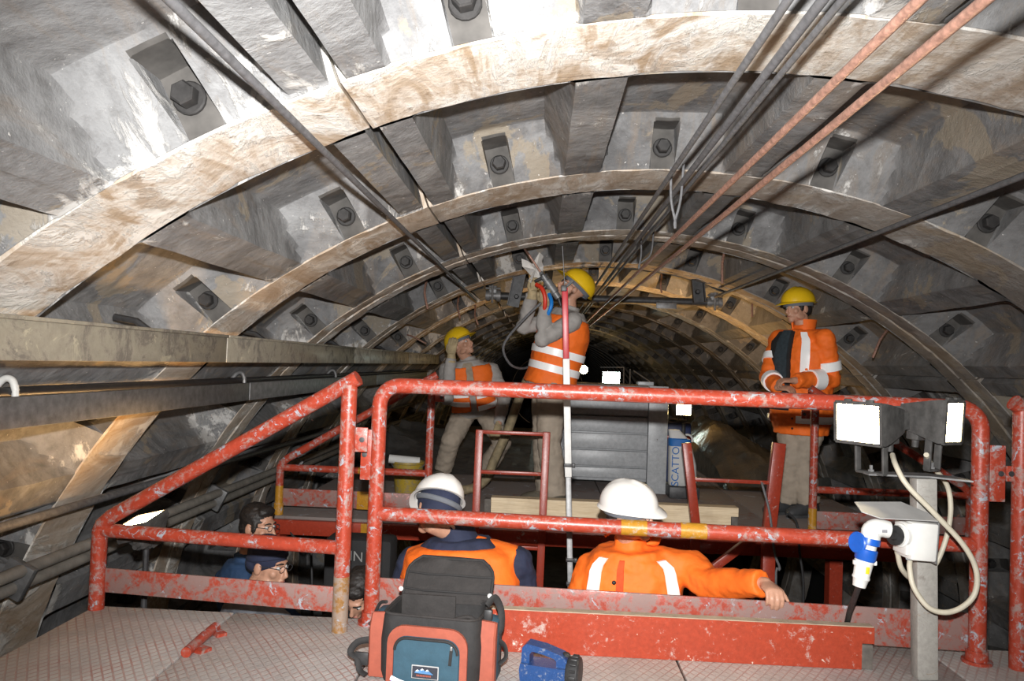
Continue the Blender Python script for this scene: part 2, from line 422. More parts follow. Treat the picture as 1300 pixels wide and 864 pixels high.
for ring in range(-1, NR):
    yf = Y0 + ring * PITCH
    halves = [(-RW, 0.0)] if ring <= 1 else [(-RW, -RW / 2 - .0015), (-RW / 2 + .0015, 0.0)]
    for hi_, (ya, yb) in enumerate(halves):
        for j in (-2, -1, 0, 1):
            a = A0 + (j * 5 + 2) * DA
            key = (ring <= 0, ring <= 1, hi_, (j + ring) % 2)
            if key not in ribs: ribs[key] = rib_mesh('arch_rib', ya, yb, key[3] * 5.3 + hi_ * 2.2 + (0 if ring > 0 else 9), m_rib0 if ring <= 0 else m_rib)
            place('arch_rib', ribs[key], a, yf, root_for(a))
# dark backing outside the castings and the far end of the bore
mb = MB(); nseg = 48
mb.loft([[polar(R + .22, 2 * PI * j / nseg, y) for j in range(nseg)] for y in (-2.5, 8, Y0 + (NR - 1) * PITCH)], False)
bk = mb.build('lining_backing', m_dark); tag(bk, 'dark rock and grout behind the tunnel lining', None, None, 'structure'); bk.name = 'wall_backing'
mb = MB(); ys = [Y0 + (NR - 1) * PITCH + i * PITCH / 2 for i in range(0, 56)]
rr = []
for i, y in enumerate(ys[:-1]):
    for (yy, r) in ((y, R + (0 if i % 2 else .15)), (y + PITCH / 2 - .01, R + (0 if i % 2 else .15))): rr.append((yy, r))
mb.loft([[polar(r, 2 * PI * j / nseg, y) for j in range(nseg)] for y, r in rr], False)
mb.prism([polar(R, 2 * PI * j / 24, ys[-1]) for j in range(24)], (0, .1, 0))
bk = mb.build('wall_far', m_panel); tag(bk, 'far bore of the tunnel fading into darkness', None, None, 'structure')
mb = MB(); mb.box((AX, 30, AZ - 2.45), (5.2, 70, .25)); fo = mb.build('floor', simple('track_bed', (.09, .085, .08), .9, 0, .5, 3)); tag(fo, 'dark track bed under the platforms', None, None, 'structure')
for sx in (-.72, .72):
    mb = MB(); mb.bar((AX + sx, -2, AZ - 2.26), (AX + sx, 60, AZ - 2.26), .07, .13, bev=.01)
    o = mb.build('trim_rail', m_dsteel); o['kind'] = 'structure'; o['label'] = 'steel running rail on the dark track bed'; o.name = 'trim_1' if sx < 0 else 'trim_2'
# ------------------------------------------------------------------ platforms
def platform(label, x0, x1, ya, yb, seams, mat, thick=.07, edge_y=None, group=None):
    t = thing('work_platform', label, 'platform', ((x0 + x1) / 2, (ya + yb) / 2, -.2), group)
    cuts = [x0] + seams + [x1]
    for i in range(len(cuts) - 1):
        mb = MB(); mb.box(((cuts[i] + cuts[i + 1]) / 2, (ya + yb) / 2, -.012), (cuts[i + 1] - cuts[i] - .008, yb - ya, .024), bev=.004)
        mb.build('deck_plate', mat, t)
    for x in (x0 + .05, x1 - .05):
        mb = MB(); mb.box((x, (ya + yb) / 2, -.105), (.07, yb - ya - .02, .15), bev=.006); mb.build('side_beam', m_red_clean, t)
    return t
deckA = platform('near work platform with dusty lattice tread plates', -1.88, 2.62, -1.2, 3.30, [-1.27, -.60, .55, 1.6], m_deck)
mb = MB(); mb.box((.37, 3.275, -.085), (4.4, .05, .12), bev=.006); mb.build('end_beam', m_red_clean, deckA)
for x in (-1.5, 2.2):
    mb = MB(); mb.box((x, 2.9, -2.0), (.09, .09, 3.62)); mb.build('support_leg', m_red_clean, deckA)
    mb = MB(); mb.box((x, -.8, -2.0), (.09, .09, 3.62)); mb.build('support_leg', m_red_clean, deckA)
# hinge tube lying on the plate seam
def onfloor(u, v, z=0.0):
    d = ray(u, v); q = d * ((z - H) / d.z); q.z += H; return q
mb = MB(); mb.tube([onfloor(236, 828, .018), onfloor(258, 808, .018), onfloor(274, 795, .018)], .019, 12)
mb.bar(onfloor(248, 822, .006), onfloor(262, 826, .006), .05, .012); mb.bar(onfloor(272, 800, .006), onfloor(282, 806, .006), .04, .012)
mb.build('hinge_tube', m_red, deckA)

FY = 5.36                                            # near edge of the far platform
deckB = platform('far work platform with a muddy deck where the yellow helmets stand', -1.85, 2.62, FY - .04, 13.5, [-.6, .55, 1.7], m_deckB)
mb = MB(); mb.box((-1.24, FY - .05, -.07), (1.2, .06, .10), bev=.006); mb.build('edge_channel', m_red_clean, deckB)
mb = MB(); mb.box((1.0, FY - .05, -.07), (3.1, .06, .10), bev=.006); mb.build('edge_channel', m_red_clean, deckB)
mb = MB(); mb.box((-.585, FY - .05, -.07), (.10, .064, .104), bev=.006); mb.build('edge_channel', m_red_clean, deckB)
mb = MB(); mb.box((-1.12, FY - .085, -.07), (.14, .012, .10), bev=.003); mb.build('yellow_mark', m_yellow, deckB)
for x in (-1.45, 2.1):
    for y in (5.6, 9.5, 13.0):
        mb = MB(); mb.box((x, y, -2.0), (.09, .09, 3.62)); mb.build('support_leg', m_red_clean, deckB)
# lower deck in the gap
mb = MB(); mb.box((AX, 4.33, -1.275), (3.2, 2.1, .05), bev=.006)
lowt = thing('lower_deck', 'dark lower deck in the gap between the two platforms', 'deck', (AX, 4.33, -1.7))
mb.build('deck_plate', m_deckB, lowt)
for x in (-.9, 1.8):
    mb = MB(); mb.box((x, 4.33, -1.40), (.08, 2.0, .2)); mb.box((x, 3.6, -2.6), (.08, .08, 2.4)); mb.box((x, 5.0, -2.6), (.08, .08, 2.4)); mb.build('support_beam', m_dsteel, lowt)
mb = MB()

# ------------------------------------------------------------------ railings
TR = .032
def railing_wide(label, xl, xr, yl, yr, h, zm, tz0, tz1):
    t = thing('guard_rail', label, 'railing', ((xl + xr) / 2, (yl + yr) / 2, 0))
    c = .085; X = V((xr - xl, yr - yl, 0)).normalized(); Z = V((0, 0, 1)); A = V((xl, yl, 0)); B_ = V((xr, yr, 0))
    N = X.cross(Z)                                       # towards the camera
    path = [A, A + Z * .3, A + Z * .6] + arc(A + X * c + Z * (h - c), PI, PI / 2, c, 6, X, Z) + [A.lerp(B_, i / 6) + Z * h for i in range(1, 6)] + \
           arc(B_ - X * c + Z * (h - c), PI / 2, 0, c, 6, X, Z) + [B_ + Z * .6, B_ + Z * .3, B_]
    mb = MB(); mb.tube(path, TR, 14); mb.build('frame', m_red, t)
    mb = MB(); mb.tube([A + X * .02 + Z * zm, A.lerp(B_, .5) + Z * (zm - .004), B_ - X * .02 + Z * zm], TR * .95, 14); mr = mb.build('mid_rail', m_red, t)
    for (px, wd) in ((805, 32), (880, 32)):
        k = (P(px, 660, 3.2).x - xl) / (xr - xl); hw = wd / F * 1.6 / (xr - xl)
        mb = MB(); mb.tube([A.lerp(B_, k - hw) + Z * (zm - .003), A.lerp(B_, k + hw) + Z * (zm - .003)], TR * .95 + .0015, 14); mb.build('yellow_band', m_yellow, mr)
    mb = MB(); mb.bar(A + X * .015 - N * .02 + Z * (tz0 + tz1) / 2, B_ - X * .015 - N * .02 + Z * (tz0 + tz1) / 2, .012, tz1 - tz0, bev=.004); mb.build('toe_board', m_toe, t)
    for q in (A, B_):
        mb = MB(); mb.lathe(q, (0, 0, 1), [(0, .055), (.012, .055), (.012, .042), (.05, .04)], 14); mb.build('foot', m_red, t)
    return t
railM = railing_wide('wide worn red guard rail across the middle of the near platform', -.675, 1.738, 3.25, 3.145, .992, .455, .035, .185)

def lug(parent, x, y, z, w_, h_, side, mat=None):
    mb = MB(); mb.box((x, y, z), (w_, .010, h_), bev=.003)
    l = mb.build('lug', mat or m_red, parent)
    mb = MB(); mb.lathe((x + side * w_ * .2, y - .005, z), (0, -1, 0), [(0, .011), (.002, .011), (.0025, .006)], 12); mb.build('pin_hole', m_dsteel, l)
lug(railM, -.715, 3.235, .70, .055, .21, -1)
lug(railM, 1.795, 3.130, .74, .06, .22, 1)

def railing_slope(label, xo, xi, yo, yi, ho, hi_, zm, tz0, tz1, yellow=False, r=TR, group=None):
    """xo: short outer post, xi: tall inner post"""
    t = thing('guard_rail', label, 'railing', ((xo + xi) / 2, (yo + yi) / 2, 0), group)
    O = V((xo, yo, 0)); I = V((xi, yi, 0)); S = (I - O).normalized(); Z = V((0, 0, 1)); L = (I - O).length
    N = S.cross(Z); N = N if N.y < 0 else -N
    k = (hi_ - ho) / L
    a1 = O + Z * (ho - .03); a2 = O + S * .012 + Z * (ho - .004); a3 = O + S * .05 + Z * (ho + .05 * k)
    e = I + S * .035 + Z * (ho + (L + .035) * k)
    mb = MB(); mb.tube([O, O.lerp(a1, .5), a1, a2, a3, a3.lerp(e, .5), e], r, 14, cap=False)
    mb.tube([e, e - (e - a3).normalized() * .002], [r * .99, r * .8], 14)
    mb.build('sloped_handrail', m_red, t)
    mb = MB(); mb.tube([I, I + Z * .5, I + Z * (hi_ - .01)], r, 14); mb.build('post', m_red, t)
    mb = MB(); mb.tube([O + S * .02 + Z * zm, I - S * .02 + Z * zm], r * .9, 14); mb.build('mid_rail', m_red, t)
    zc = Z * ((tz0 + tz1) / 2)
    mb = MB(); mb.bar(O + S * .01 - N * .012 + zc, I - S * .01 - N * .012 + zc, .012, tz1 - tz0, bev=.004); mb.build('toe_board', m_toe, t)
    if yellow:
        mb = MB(); mb.tube([O - Z * .13, O + Z * .08], r * 1.22, 14); mb.tube([O + Z * .08, O + Z * .2], r * 1.02, 14)
        mb.build('yellow_sleeve', m_yellow, t)
        mb = MB(); mb.tube([O - Z * .19, O - Z * .125], r * .9, 12); mb.build('socket_end', m_dsteel, t)
        m_ = O + S * .62; mb = MB(); mb.bar(m_ - S * .075 - N * .003 + zc, m_ + S * .075 - N * .003 + zc, .012, tz1 - tz0 + .003, bev=.002); mb.build('yellow_mark', m_yellow, t)
        mb = MB(); mb.tube([m_ - S * .07 + Z * zm, m_ + S * .06 + Z * zm], r * .92, 14); mb.build('yellow_band', m_yellow, t)
    return t
railL = railing_slope('red guard rail with a steeply sloping handrail on the near platform', -1.852, -.778, 3.26, 3.14, .362, 1.000, .332, .069, .171)
mb = MB(); mb.tube([(-.778, 3.14, .0), (-.778, 3.14, .22)], TR * 1.015, 14); mb.build('yellow_foot', worn('faded_yellow_paint', (.30, .15, .045), dust=(.27, .22, .19), amt=.85, wear=.08), railL)
lug(railL, -.735, 3.150, .77, .075, .10, 1)
railR = railing_slope('red guard rail post at the right edge beside the floodlights', 2.90, 1.868, 3.26, 3.10, .362, 1.000, .332, .069, .171)
lug(railR, 1.838, 3.095, .745, .06, .06, -1)
railFL = railing_slope('smaller red guard rail with yellow sleeve, beyond the near sloping handrail', -1.79, -.755, FY, FY, .36, .985, .325, .06, .18, True, .027)
lug(railFL, -.70, FY, .85, .07, .06, 1)
railFR = railing_slope('far red guard rail post with yellow foot in front of the standing orange jacket', 2.9, 1.86, FY, FY, .36, .985, .325, .06, .18, False, .027)
mb = MB(); mb.tube([(1.86, FY, 0), (1.86, FY, .2)], .0285, 14); mb.build('yellow_sleeve', m_yellow, railFR)
lug(railFR, 1.80, FY, .83, .06, .06, -1)

# ------------------------------------------------------------------ ladders between the decks
def ladder(label, tl, bl, tr, br, w_, zr, top=True, m=None):
    t = thing('ladder', label, 'ladder', (V(bl) + V(br)) / 2)
    for a, b in ((tl, bl), (tr, br)):
        mb = MB(); mb.bar(b, a, w_, w_ * .8, (0, 1, 0), .004); mb.build('stile', m_red_clean, t)
    tl, bl, tr, br = map(V, (tl, bl, tr, br))
    for i, z in enumerate(zr):
        k = (z - bl.z) / (tl.z - bl.z); a = bl.lerp(tl, k); k = (z - br.z) / (tr.z - br.z); b = br.lerp(tr, k)
        mb = MB(); mb.bar(a, b, .024, .024, bev=.003); mb.build('rung', m_red_clean, t)
    return t
ladder('upright red ladder head with two rungs in front of the driller', P(609, 545, 5.22), V((P(606, 650, 5.22).x - .02, 5.22, -1.24)), P(694, 548, 5.22), V((P(690, 650, 5.22).x - .02, 5.22, -1.24)), .050, [-1.0, -.7, -.42, -.12, P(650, 600, 5.22).z, P(650, 547, 5.22).z - .012])
t = thing('ladder', 'flaring red ladder head below the distant work lamp', 'ladder', (1.3, 5.18, -1.25))
sl = [P(871, 562, 5.20), P(883, 668, 5.18), V((P(884, 690, 5.18).x, 5.18, -1.24))]; sr = [P(989, 562, 5.20), P(976, 672, 5.18), V((P(975, 690, 5.18).x, 5.18, -1.24))]
for q, w_ in ((sl, .058), (sr, .080)):
    mb = MB()
    for p0, p1 in zip(q, q[1:]): mb.bar(p1, p0, w_, .06, (0, 1, 0), .004)
    mb.build('stile', m_red_clean, t)
def stile_x(q, z):
    for p0, p1 in zip(q, q[1:]):
        if p1.z <= z <= p0.z: return p1.lerp(p0, (z - p1.z) / (p0.z - p1.z))
    return q[0]
for z in (-1.0, -.7, -.42, P(930, 726, 5.18).z, P(930, 610, 5.2).z):
    mb = MB(); mb.bar(stile_x(sl, z), stile_x(sr, z), .024, .024, bev=.003); mb.build('rung', m_red_clean, t)
mb = MB(); mb.bar(P(876, 742, 5.1), P(962, 678, 5.1), .05, .05, (0, 1, 0), .004)
br_ = mb.build('brace', m_red_clean); tag(br_, 'slanting red brace beside the flaring ladder, under the far platform', 'brace')

# ------------------------------------------------------------------ planks
mb = MB(); z0 = .001; yy = 3.005
xl, xr = -.45, P(1110, 820, yy).x; zt = .158
mb.add([(xl, yy, z0), (xr - .045, yy, z0), (xr - .045, yy, .098), (xr, yy, .098), (xr, yy, zt), (xl, yy, zt), (xl, yy + .045, z0), (xr - .045, yy + .045, z0), (xr - .045, yy + .045, .098), (xr, yy + .045, .098), (xr, yy + .045, zt), (xl, yy + .045, zt)],
       [(0, 1, 2, 3, 4, 5), (11, 10, 9, 8, 7, 6), (0, 6, 7, 1), (1, 7, 8, 2), (2, 8, 9, 3), (3, 9, 10, 4), (4, 10, 11, 5), (5, 11, 6, 0)])
pl = mb.build('plank', m_redplank); tag(pl, 'red painted plank standing on edge on the near deck', 'plank')
mb = MB(); mb.box(((xl + xr) / 2, yy + .0235, zt + .0012), (xr - xl - .004, .041, .003)); mb.build('raw_top_edge', simple('bare_plank_wood', (.42, .33, .24), .8, 0, .3, 12), pl)
mb = MB(); mb.box((xr - .022, yy + .024, .046), (.042, .036, .09), bev=.003)
o = mb.build('wedge', simple('weathered_wood', (.13, .115, .10), .8, 0, .4, 20)); tag(o, 'small weathered wood block under the end of the red plank', 'block')

yy = 5.44; a = P(624, 620, yy); b = P(938, 632, yy)
mb = MB(); zt = a.z; zt = .165; xl, xr = a.x, b.x; z0 = .002; nn = .05
pts = [(xl, z0), (xl + .001, .11), (xl - .0, zt), (xr, zt), (xr, .105), (xr - nn, .105), (xr - nn, z0)]
mb.prism([V((x, yy, z)) for x, z in pts], (0, .10, 0))
pl = mb.build('timber_beam', m_wood); tag(pl, 'pale unpainted timber beam on the edge of the far platform', 'beam')
mb = MB(); mb.box((xr - .022, yy + .05, .052), (.044, .09, .10)); mb.box((xl - .024, yy + .05, .075), (.044, .09, .15))
MATS['weathered_wood']
for sx, hh, xx in ((1, .10, xr - .022), (-1, .15, xl - .024)):
    mb = MB(); mb.box((xx, yy + .05, hh / 2 + .002), (.044, .09, hh), bev=.003)
    o = mb.build('wedge', MATS['weathered_wood']); tag(o, 'dark wood block at the %s end of the pale timber beam' % ('notched right' if sx > 0 else 'square left'), 'block')

# ------------------------------------------------------------------ overhead wires and side services
def line_xz(x, z, r, ya, yb, name, label, cat, mat, group=None, sag=0.0, n=10, dx=0.0):  # wire, bar, duct and conduit numbers below are already scaled up about the camera
    mb = MB(); pts = []
    for i in range(25):
        t = i / 24; y = ya + (yb - ya) * t
        pts.append(V((x + dx * t, y, z - sag * math.sin(PI * t) ** 2)))
    mb.tube(pts, r, n); o = mb.build(name, mat); return tag(o, label, cat, group)
line_xz(.567, H + .588, .0098, -.8, 40, 'contact_wire', 'copper contact wire, inner one of the pair over the track', 'wire', m_copper)
line_xz(.665, H + .588, .0105, -.8, 40, 'contact_wire', 'copper contact wire, outer one of the pair nearest the right haunch', 'wire', m_copper)
for i, (k, z, r, lb) in enumerate(((.625, .77, .0100, 'leftmost of the three'), (.715, .77, .0115, 'middle one of the three'), (.765, .80, .009, 'rightmost of the three'))):
    line_xz(k * z, H + z, r, -.8, 34, 'feeder_cable', 'grey overhead feeder cable, %s beside the copper wires' % lb, 'cable', m_cable)
line_xz(-.69, H + .63, .0110, -.5, 7.85, 'guy_cable', 'grey steel guy cable along the left side of the crown', 'cable', m_cable)
line_xz(1.68, H + .731, .013, -.5, 7.7, 'guy_cable', 'dark steel guy rod along the right haunch', 'cable', m_cable)
for (u0, v0, u1, v1, Y, lb) in ((858, 216, 857, 290, 3.22, 'nearer'), (820, 300, 812, 345, 5.0, 'farther')):
    mb = MB(); a = P(u0 - 6, v0 - 4, Y); a2 = P(u0 + 10, v0 - 8, Y); b = P(u1, v1 - 10, Y); c = P(u1, v1, Y)
    mb.tube(curve_pts([a, P(u0 - 6, (v0 + v1) / 2, Y), b, c]), .0055, 8); mb.tube(curve_pts([a2, P(u0 + 6, (v0 + v1) / 2, Y), b, c]), .0055, 8)
    o = mb.build('wire_hanger', m_cable); tag(o, '%s thin looped dropper wire hanging between the feeder cables and the copper wires' % lb, 'hanger')

# catenary support bar with its two hangers
zb = H + .68; yb = 7.82
t = thing('support_bar', 'grey steel support bar across the crown, carrying the wires', 'bar', (.56, yb, zb - .1))
mb = MB(); mb.tube([(-.52, yb, zb), (1.70, yb, zb)], .040, 14); mb.build('bar', m_dsteel, t)
for x in (-.52, 1.69):
    mb = MB(); mb.lathe((x, yb, zb), (1, 0, 0), [(-.07, .055), (-.03, .058), (-.03, .044), (.04, .044), (.04, .06), (.08, .06)], 12)
    mb.box((x, yb, zb + .06), (.08, .07, .08), bev=.008); mb.tube([(x - .07, yb - .05, zb + .07), (x + .08, yb - .05, zb + .07)], .011, 8); mb.tube([(x, yb - .07, zb + .10), (x, yb - .07, zb - .08)], .011, 8)
    mb.build('cable_clamp', m_steel, t)
for u, v in ((656, 366), (886, 360)):
    c = P(u, v, 7.65); mb = MB()
    tilt = .18 if u < 700 else -.12
    rot = Matrix.Rotation(tilt, 3, 'Y')
    mb.box(c + rot @ V((0, .03, 0)), (.12, .010, .36), rot); mb.box(c + rot @ V((-.055, 0, 0)), (.010, .06, .36), rot); mb.box(c + rot @ V((.055, 0, 0)), (.010, .06, .36), rot)
    mb.lathe(c + V((0, .02, -.08)), (0, -1, 0), [(0, .025), (.03, .025), (.04, .017)], 6)
    mb.build('channel_hanger', m_dsteel, t)
mb = MB(); c = P(846, 388, 7.7); mb.box(c, (.20, .014, .06), bev=.003); mb.build('name_plate', m_steel, t)
mb = MB(); mb.tube([V((c.x - .07, 7.72, c.z)), V((c.x - .07, 7.80, zb))], .008, 8); mb.tube([V((c.x + .07, 7.72, c.z)), V((c.x + .07, 7.80, zb))], .008, 8); mb.build('plate_strap', m_steel, t)

# cable duct and channel on the left haunch
m_duct = worn('dirty_beige_duct', (.40, .36, .28), dust=(.16, .14, .12), amt=.55, rough=.6, scale=3.5, metal_c=(.5, .45, .33))
t = thing('cable_duct', 'long beige cable duct running along the left haunch', 'duct', (-1.65, 7, H + .01))
for i in range(4):
    ya = 1.2 + i * 2.73
    mb = MB(); mb.bar((-1.649, ya, H + .018), (-1.649, ya + 2.722, H + .018), .07, .128, bev=.005); s_ = mb.build('duct_length', m_duct, t)
    mb = MB(); mb.bar((-1.646, ya, H + .088), (-1.646, ya + 2.722, H + .088), .086, .014, bev=.004); mb.build('lid', m_duct, s_)
for y in (1.7, 3.3, 4.7, 6.45, 8.4):
    mb = MB(); mb.tube([(-1.68, y, H + .07), (-1.76, y, H + .125), (-1.86, y, H + .14)], .016, 8); mb.build('hook', m_dsteel, t)
t = thing('cable_channel', 'grey steel cable channel below the beige duct on the left haunch', 'channel', (-1.9, 7, H - .3))
for i in range(3):
    ya = 1.1 + i * 3.9
    mb = MB(); mb.bar((-1.911, ya, H - .241), (-1.911, ya + 3.89, H - .241), .04, .116, bev=.004); mb.build('channel_length', m_steel, t)
for y in (2.70, 4.83, 7.0):
    mb = MB(); mb.tube(curve_pts([(-1.96, y, H - .175), (-1.915, y, H - .122), (-1.882, y, H - .122), (-1.866, y, H - .16)], 5), .013, 10); mb.tube([(-1.869, y, H - .14), (-1.866, y, H - .18)], .012, 8); mb.tube([(-1.96, y, H - .175), (-2.02, y, H - .15)], .015, 8)
    mb.build('clip', m_white if y < 4 else m_steel, t)
line_xz(-1.890, H - .163, .0175, 1.1, 12.8, 'power_cable', 'thick black cable lying along the steel channel', 'cable', m_bcable)
line_xz(-2.324, H - .784, .022, 1.25, 14, 'power_cable', 'dusty dark cable low on the left haunch, above the conduits', 'cable', m_cable, sag=.03)
m_conduit = simple('dusty_conduit', (.27, .25, .22), .7, 0, .3, 12)
for i, (x, z, lb) in enumerate(((-2.429, H - 1.064, 'upper'), (-2.471, H - 1.148, 'lower'))):
    line_xz(x, z, .031, 1.25, 16, 'conduit', '%s of the two dusty conduits low on the left wall' % lb, 'conduit', m_conduit)
for y, lb in ((3.64, 'nearest'), (5.9, 'second'), (7.8, 'third'), (10.1, 'farthest')):
    mb = MB(); mb.box((-2.464, y, H - 1.106), (.14, .04, .17), Matrix.Rotation(.45, 3, 'Y'), .007); o = mb.build('conduit_clip', m_steel)
    tag(o, '%s clip holding the pair of conduits to the left wall' % lb, 'clip', 'conduit clips')

# copper injection tubes left in the lining
def onR(u, v, r):
    d = ray(u, v); ax, az = AX, AZ - H
    A = d.x ** 2 + d.z ** 2; B = -2 * (d.x * ax + d.z * az); C = ax * ax + az * az - r * r
    t_ = (-B + math.sqrt(B * B - 4 * A * C)) / (2 * A); q = d * t_; q.z += H; return q
ct = [((541, 358), (543, 392), 'straight copper tube hanging from the second rib left of the guy cable'), ((582, 378), (584, 404), 'short copper tube hanging above the crouching yellow helmet'), ((603, 395), (607, 412), 'tiny copper tube just behind the guy cable clamp'),
      ((514, 423), (541, 436), 'bent copper tube above the beige duct end'), ((920, 314), (917, 360), 'copper tube hanging right of the copper contact wires'), ((957, 378), (955, 402), 'short copper tube hanging left of the standing orange jacket'),
      ((1128, 414), (1108, 454), 'curved bright copper tube on the right haunch'), ((1226, 645), (1207, 668), 'bent copper tube low at the right between the posts'), ((391, 521), (397, 534), 'short copper stub behind the sloping handrail'), ((840, 350), (840, 372), 'small copper tube over the support bar')]
for (u0, v0), (u1, v1), lb in ct:
    a = onR(u0, v0, RT + .1); a = P(u0, v0, min(a.y, 9.0)); b = P(u1, v1, a.y - .07)
    mid = (a + b) / 2 + V((-.016, -.028, .016))
    mb = MB(); mb.tube(curve_pts([a + (a - b) * .25 + V((0, .16, .07)), a, mid, b], 4), .010, 8)
    tag(mb.build('copper_tube', m_copper), lb, 'tube')

# measuring staff
t = thing('measuring_staff', 'thin telescopic staff, red above and white below, propped upright behind the rail', 'staff', P(724, 742, 3.95))
top = P(717, 365, 3.95); mid = P(718.8, 455, 3.95); bot = P(724, 742, 3.95); d = (bot - top).normalized(); bot2 = bot + d * ((-1.25 - bot.z) / d.z)
mb = MB(); mb.bar(mid, top, .030, .022, (0, 1, 0), .003); mb.build('red_section', simple('red_staff', (.33, .012, .02), .4, 0, .1), t)
mb = MB(); mb.bar(P(721.5, 605, 3.95), mid, .034, .024, (0, 1, 0), .003); mb.build('white_section', simple('white_staff', (.55, .55, .53), .5, 0, .25, 8), t)
mb = MB(); mb.bar(bot2, P(721.5, 605, 3.95), .028, .020, (0, 1, 0), .003); mb.build('lower_section', m_steel, t)
for u, v in ((721, 590), (723.6, 710), (724, 740)):
    mb = MB(); c = P(u, v, 3.95); mb.box(c, (.042, .034, .018), bev=.003); mb.box(c + V((.028, -.01, 0)), (.016, .02, .022), bev=.003); mb.build('clamp', m_bcable, t)
mb = MB(); mb.tube([top, P(714, 312, 3.95)], .0022, 6); mb.build('tip_rod', m_dsteel, t)
mb = MB(); c = P(716, 366, 3.94); mb.box(c, (.03, .03, .03), bev=.004); mb.bar(c, P(728, 356, 3.93), .012, .012); mb.build('tip_clip', m_bcable, t)

# thick injection hose from the driller to the deck and his thin air line
mb = MB(); pts = curve_pts([P(690, 428, 6.42), P(684, 452, 6.42), P(662, 498, 6.4), P(645, 545, 6.4), P(628, 582, 6.4), P(615, 610, 6.4)] + [V((-.62, 6.42, .045)), V((-.95, 6.5, .045))], 6)
mb.tube(pts, .038, 12); tag(mb.build('injection_hose', simple('mud_caked_hose', (.24, .19, .11), .8, 0, .5, 14, .5, .01)), 'thick mud caked hose slanting from the driller down to the deck', 'hose')
mb = MB(); pts = curve_pts([P(687, 384, 5.78), P(668, 402, 5.8), P(645, 428, 5.86), P(639, 445, 5.9), P(650, 464, 6.0), P(670, 466, 6.2), P(688, 448, 6.38)], 6)
mb.tube(pts, .0095, 8); tag(mb.build('air_line', m_cable), 'thin grey hose looping beside the driller', 'hose')

# loose cables under the far platform
for i, (pts, mt, lb) in enumerate((
        ([P(967, 612, 5.15), P(977, 650, 5.12), P(983, 700, 5.1), P(990, 722, 5.1), P(985, 740, 5.1)] + [V((1.62, 5.1, -1.2))], m_cable, 'grey cable looped over the right stile of the flaring ladder'),
        ([P(1000, 650, 5.26), P(1012, 665, 5.25), P(1015, 700, 5.24), P(1020, 760, 5.22), V((1.72, 5.2, -1.2))], m_bcable, 'dark cable hanging beside the boots of the orange jacket'),
        ([P(366, 668, 5.3), P(372, 680, 5.28), P(385, 690, 5.28), P(395, 702, 5.26), V((-1.45, 5.2, -1.2))], m_bcable, 'thin dark cable dangling from the yellow sleeve'))):
    mb = MB(); mb.tube(curve_pts(pts, 5), .008, 8); tag(mb.build('loose_cable', mt), lb, 'cable')
